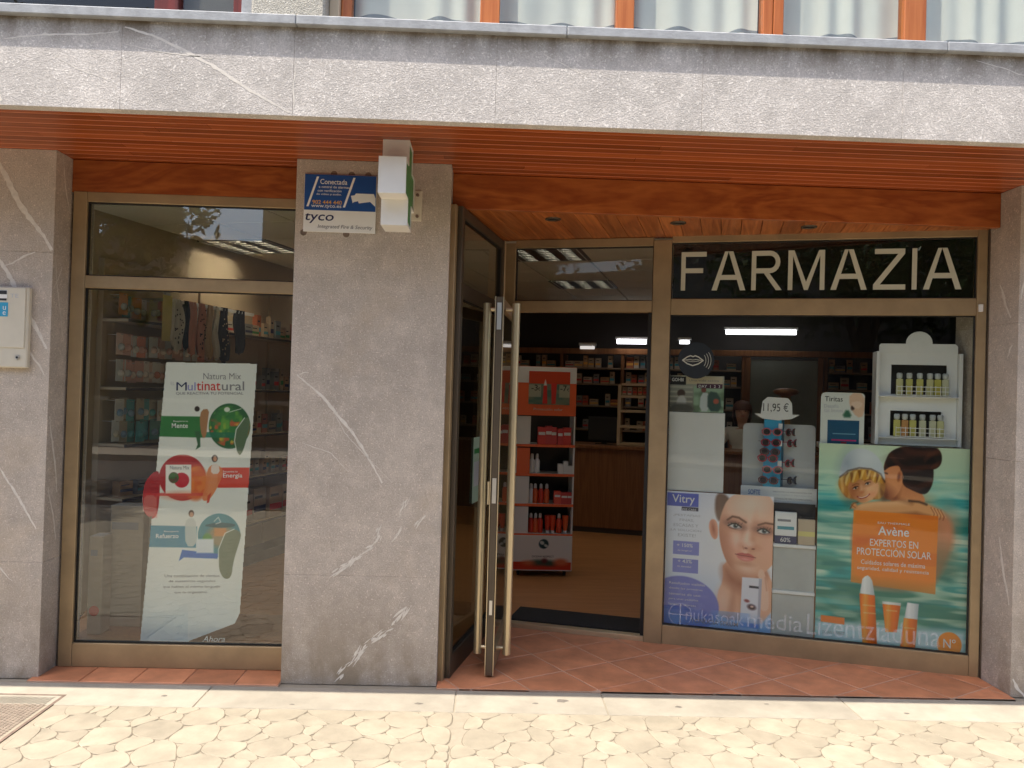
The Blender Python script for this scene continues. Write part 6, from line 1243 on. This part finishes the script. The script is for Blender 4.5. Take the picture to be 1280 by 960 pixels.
# person behind the counter -----------------------------------------------------
pe = thing('person', 'person with brown hair in a white coat behind the sunglasses display', 'person', Wp(1.62, 4.42, .028), WR)
def skinned(name, chains, m, parent, sub=2):
    me = bpy.data.meshes.new(name); vs = []; es = []; rs = []
    for ch in chains:
        prev = ch.get('root'); 
        for co, r in ch['pts']:
            vs.append(co); rs.append(r); i = len(vs)-1
            if prev is not None: es.append((prev, i))
            prev = i
    me.from_pydata(vs, es, []); o = bpy.data.objects.new(name, me); COL.objects.link(o)
    md = o.modifiers.new('s', 'SKIN'); 
    for v, r in zip(me.skin_vertices[0].data, rs): v.radius = (r, r) if not isinstance(r, tuple) else r
    me.skin_vertices[0].data[0].use_root = True
    o.modifiers.new('d', 'SUBSURF').levels = sub; o.modifiers['d'].render_levels = sub
    dg = bpy.context.evaluated_depsgraph_get(); dg.update(); m2_ = bpy.data.meshes.new_from_object(o.evaluated_get(dg)); bpy.data.objects.remove(o)
    for p_ in m2_.polygons: p_.use_smooth = True
    m2_.materials.clear(); m2_.materials.append(M[m]); return part(name, m2_, parent)
body = [dict(pts=[((0, 0, .82), .13), ((0, 0, 1.0), (.15, .11)), ((0, -.01, 1.15), (.16, .11)), ((0, -.01, 1.24), .07), ((-.01, -.02, 1.30), .05), ((-.01, -.04, 1.37), .08), ((-.01, -.04, 1.44), .095), ((-.01, -.03, 1.49), .07)]),
        dict(root=2, pts=[((-.17, -.02, 1.18), .055), ((-.26, -.10, 1.06), .045), ((-.33, -.24, 1.16), .036), ((-.37, -.29, 1.19), .03)]),
        dict(root=2, pts=[((.17, -.02, 1.18), .055), ((.24, -.08, 1.0), .045), ((.16, -.25, 1.05), .036), ((.12, -.30, 1.05), .03)]),
        dict(root=0, pts=[((-.09, 0, .75), .09), ((-.09, .02, .45), .06), ((-.09, .03, .05), .042), ((-.09, -.08, .03), .035)]), dict(root=0, pts=[((.09, 0, .75), .09), ((.09, .02, .45), .06), ((.09, .03, .05), .042), ((.09, -.08, .03), .035)])]
skinned('body', body, 'skin', pe)
coat = [dict(pts=[((0, 0, .55), .18), ((0, 0, .82), .155), ((0, 0, 1.0), (.168, .128)), ((0, -.01, 1.15), (.178, .128)), ((0, -.01, 1.22), .085)]), dict(root=3, pts=[((-.17, -.02, 1.185), .072), ((-.26, -.10, 1.06), .062), ((-.325, -.23, 1.155), .05)]), dict(root=3, pts=[((.17, -.02, 1.185), .072), ((.24, -.08, 1.0), .062), ((.165, -.24, 1.05), .05)])]
skinned('coat', coat, 'coat', pe)
hb = MB(); n = 14
prof = [(.02, .115), (.07, .10), (.10, .06), (.112, .0), (.112, -.06), (.10, -.12), (.085, -.17)]
hb.add([(r*math.cos(2*PI*i/n), r*math.sin(2*PI*i/n)*1.05+.02, z) for r, z in prof for i in range(n) if True], [(k*n+i, (k+1)*n+i, (k+1)*n+(i+1) % n, k*n+(i+1) % n) for k in range(len(prof)-1) for i in range(n) if not (k >= 3 and 8 <= i <= 12)]+[tuple(range(n))], 'hair', True)
part('hair', hb, pe, loc=(-.01, -.03, 1.445))
part('eyes', MB().lathe([(.0, -.006), (.006, -.004), (.008, 0), (.006, .004), (.0, .006)], 'ink', 8, (-.042, -.132, 1.435)).lathe([(.0, -.006), (.006, -.004), (.008, 0), (.006, .004), (.0, .006)], 'ink', 8, (.022, -.132, 1.435)), pe)
part('nose', MB().tube((-.01, -.130, 1.432), (-.01, -.150, 1.402), .007, 'skin', 8, .012), pe); part('mouth', MB().box((-.032, -.131, 1.376), (.012, -.122, 1.382), 'redink', .002), pe)
for sx, hx, hy, hz in ((-1, -.38, -.30, 1.195), (1, .11, -.31, 1.05)):
    for k in range(5):
        a = (-.5+k*.25); ln = (.05, .075, .08, .075, .06)[k]; d_ = Vector((sx*math.sin(a)*.7-.3, -math.cos(a), .15)).normalized(); b0 = Vector((hx, hy, hz))+Vector((math.sin(a)*.03, 0, 0)); 
        part('finger', MB().tube(b0, b0+d_*ln*.55, .009, 'skin', 8).tube(b0+d_*ln*.5, b0+d_*ln+Vector((0, 0, -.012)), .0085, 'skin', 8, .007), pe)

# ================================================================== behind the camera (seen in the glass)
def tree(x, y, h, label, seed):
    r = random.Random(seed); t = thing('street_tree', label, 'tree', (x, y, -.0), 0, 'street trees across the road')
    tk = MB(); tk.tube((0, 0, 0), (.05, 0, h*.35), .17, 'bark', 10, .12).tube((.05, 0, h*.34), (.2, .1, h*.7), .12, 'bark', 8, .05).tube((.05, 0, h*.33), (-.5, .3, h*.65), .09, 'bark', 8, .03).tube((.05, 0, h*.33), (.6, -.3, h*.62), .09, 'bark', 8, .03)
    part('trunk', tk, t); n = 6500; cl_ = [(Vector((r.gauss(0, 1.1), r.gauss(0, 1.0), h*.72+r.gauss(0, .8))), r.uniform(.5, 1.0)) for _ in range(26)]
    co = np.empty((n*4, 3), np.float32); 
    for i in range(n):
        c_, rad = cl_[i % len(cl_)]; p = c_+Vector((r.gauss(0, 1), r.gauss(0, 1), r.gauss(0, .8))).normalized()*rad*r.uniform(.5, 1.05)
        a = Vector((r.gauss(0, 1), r.gauss(0, 1), r.gauss(0, 1))).normalized(); b = a.orthogonal().normalized(); s_ = r.uniform(.07, .13)
        co[i*4:i*4+4] = [p-a*s_, p-b*s_*.55, p+a*s_, p+b*s_*.55]
    mb = MB(); mb.add(co.tolist(), [(i*4, i*4+1, i*4+2, i*4+3) for i in range(n)], 'leafmat'); part('crown', mb, t)
tree(-6.6, -8.4, 7.0, 'leafy street tree across the road mirrored in the left window', 1)
tree(.9, -9.2, 6.8, 'leafy street tree across the road opposite the doorway', 2); tree(5.2, -8.8, 6.0, 'leafy street tree across the road opposite the lettered window', 3)
ob = thing('opposite_house', 'rendered house with dark windows across the road', 'building', (0, -18, 0))
part('wall', MB().box((-30, -2, 0), (-6.0, 2, 5.3), 'render').box((-5.99, -2.02, 0), (30, 1.98, 9.0), 'render'), ob)
wme = MB().box((-.6, 0, 0), (.6, .05, 1.7), 'darkglass').box((-.7, -.0, -.1), (.7, .09, -.001), 'concrete').mesh('window')
for i in range(-5, 6):
    for z in (1.2,): o = bpy.data.objects.new('window', wme); COL.objects.link(o); o.parent = ob; o.location = (i*2.6, 2.001 if i*2.6 < -6.5 else 1.981, z)
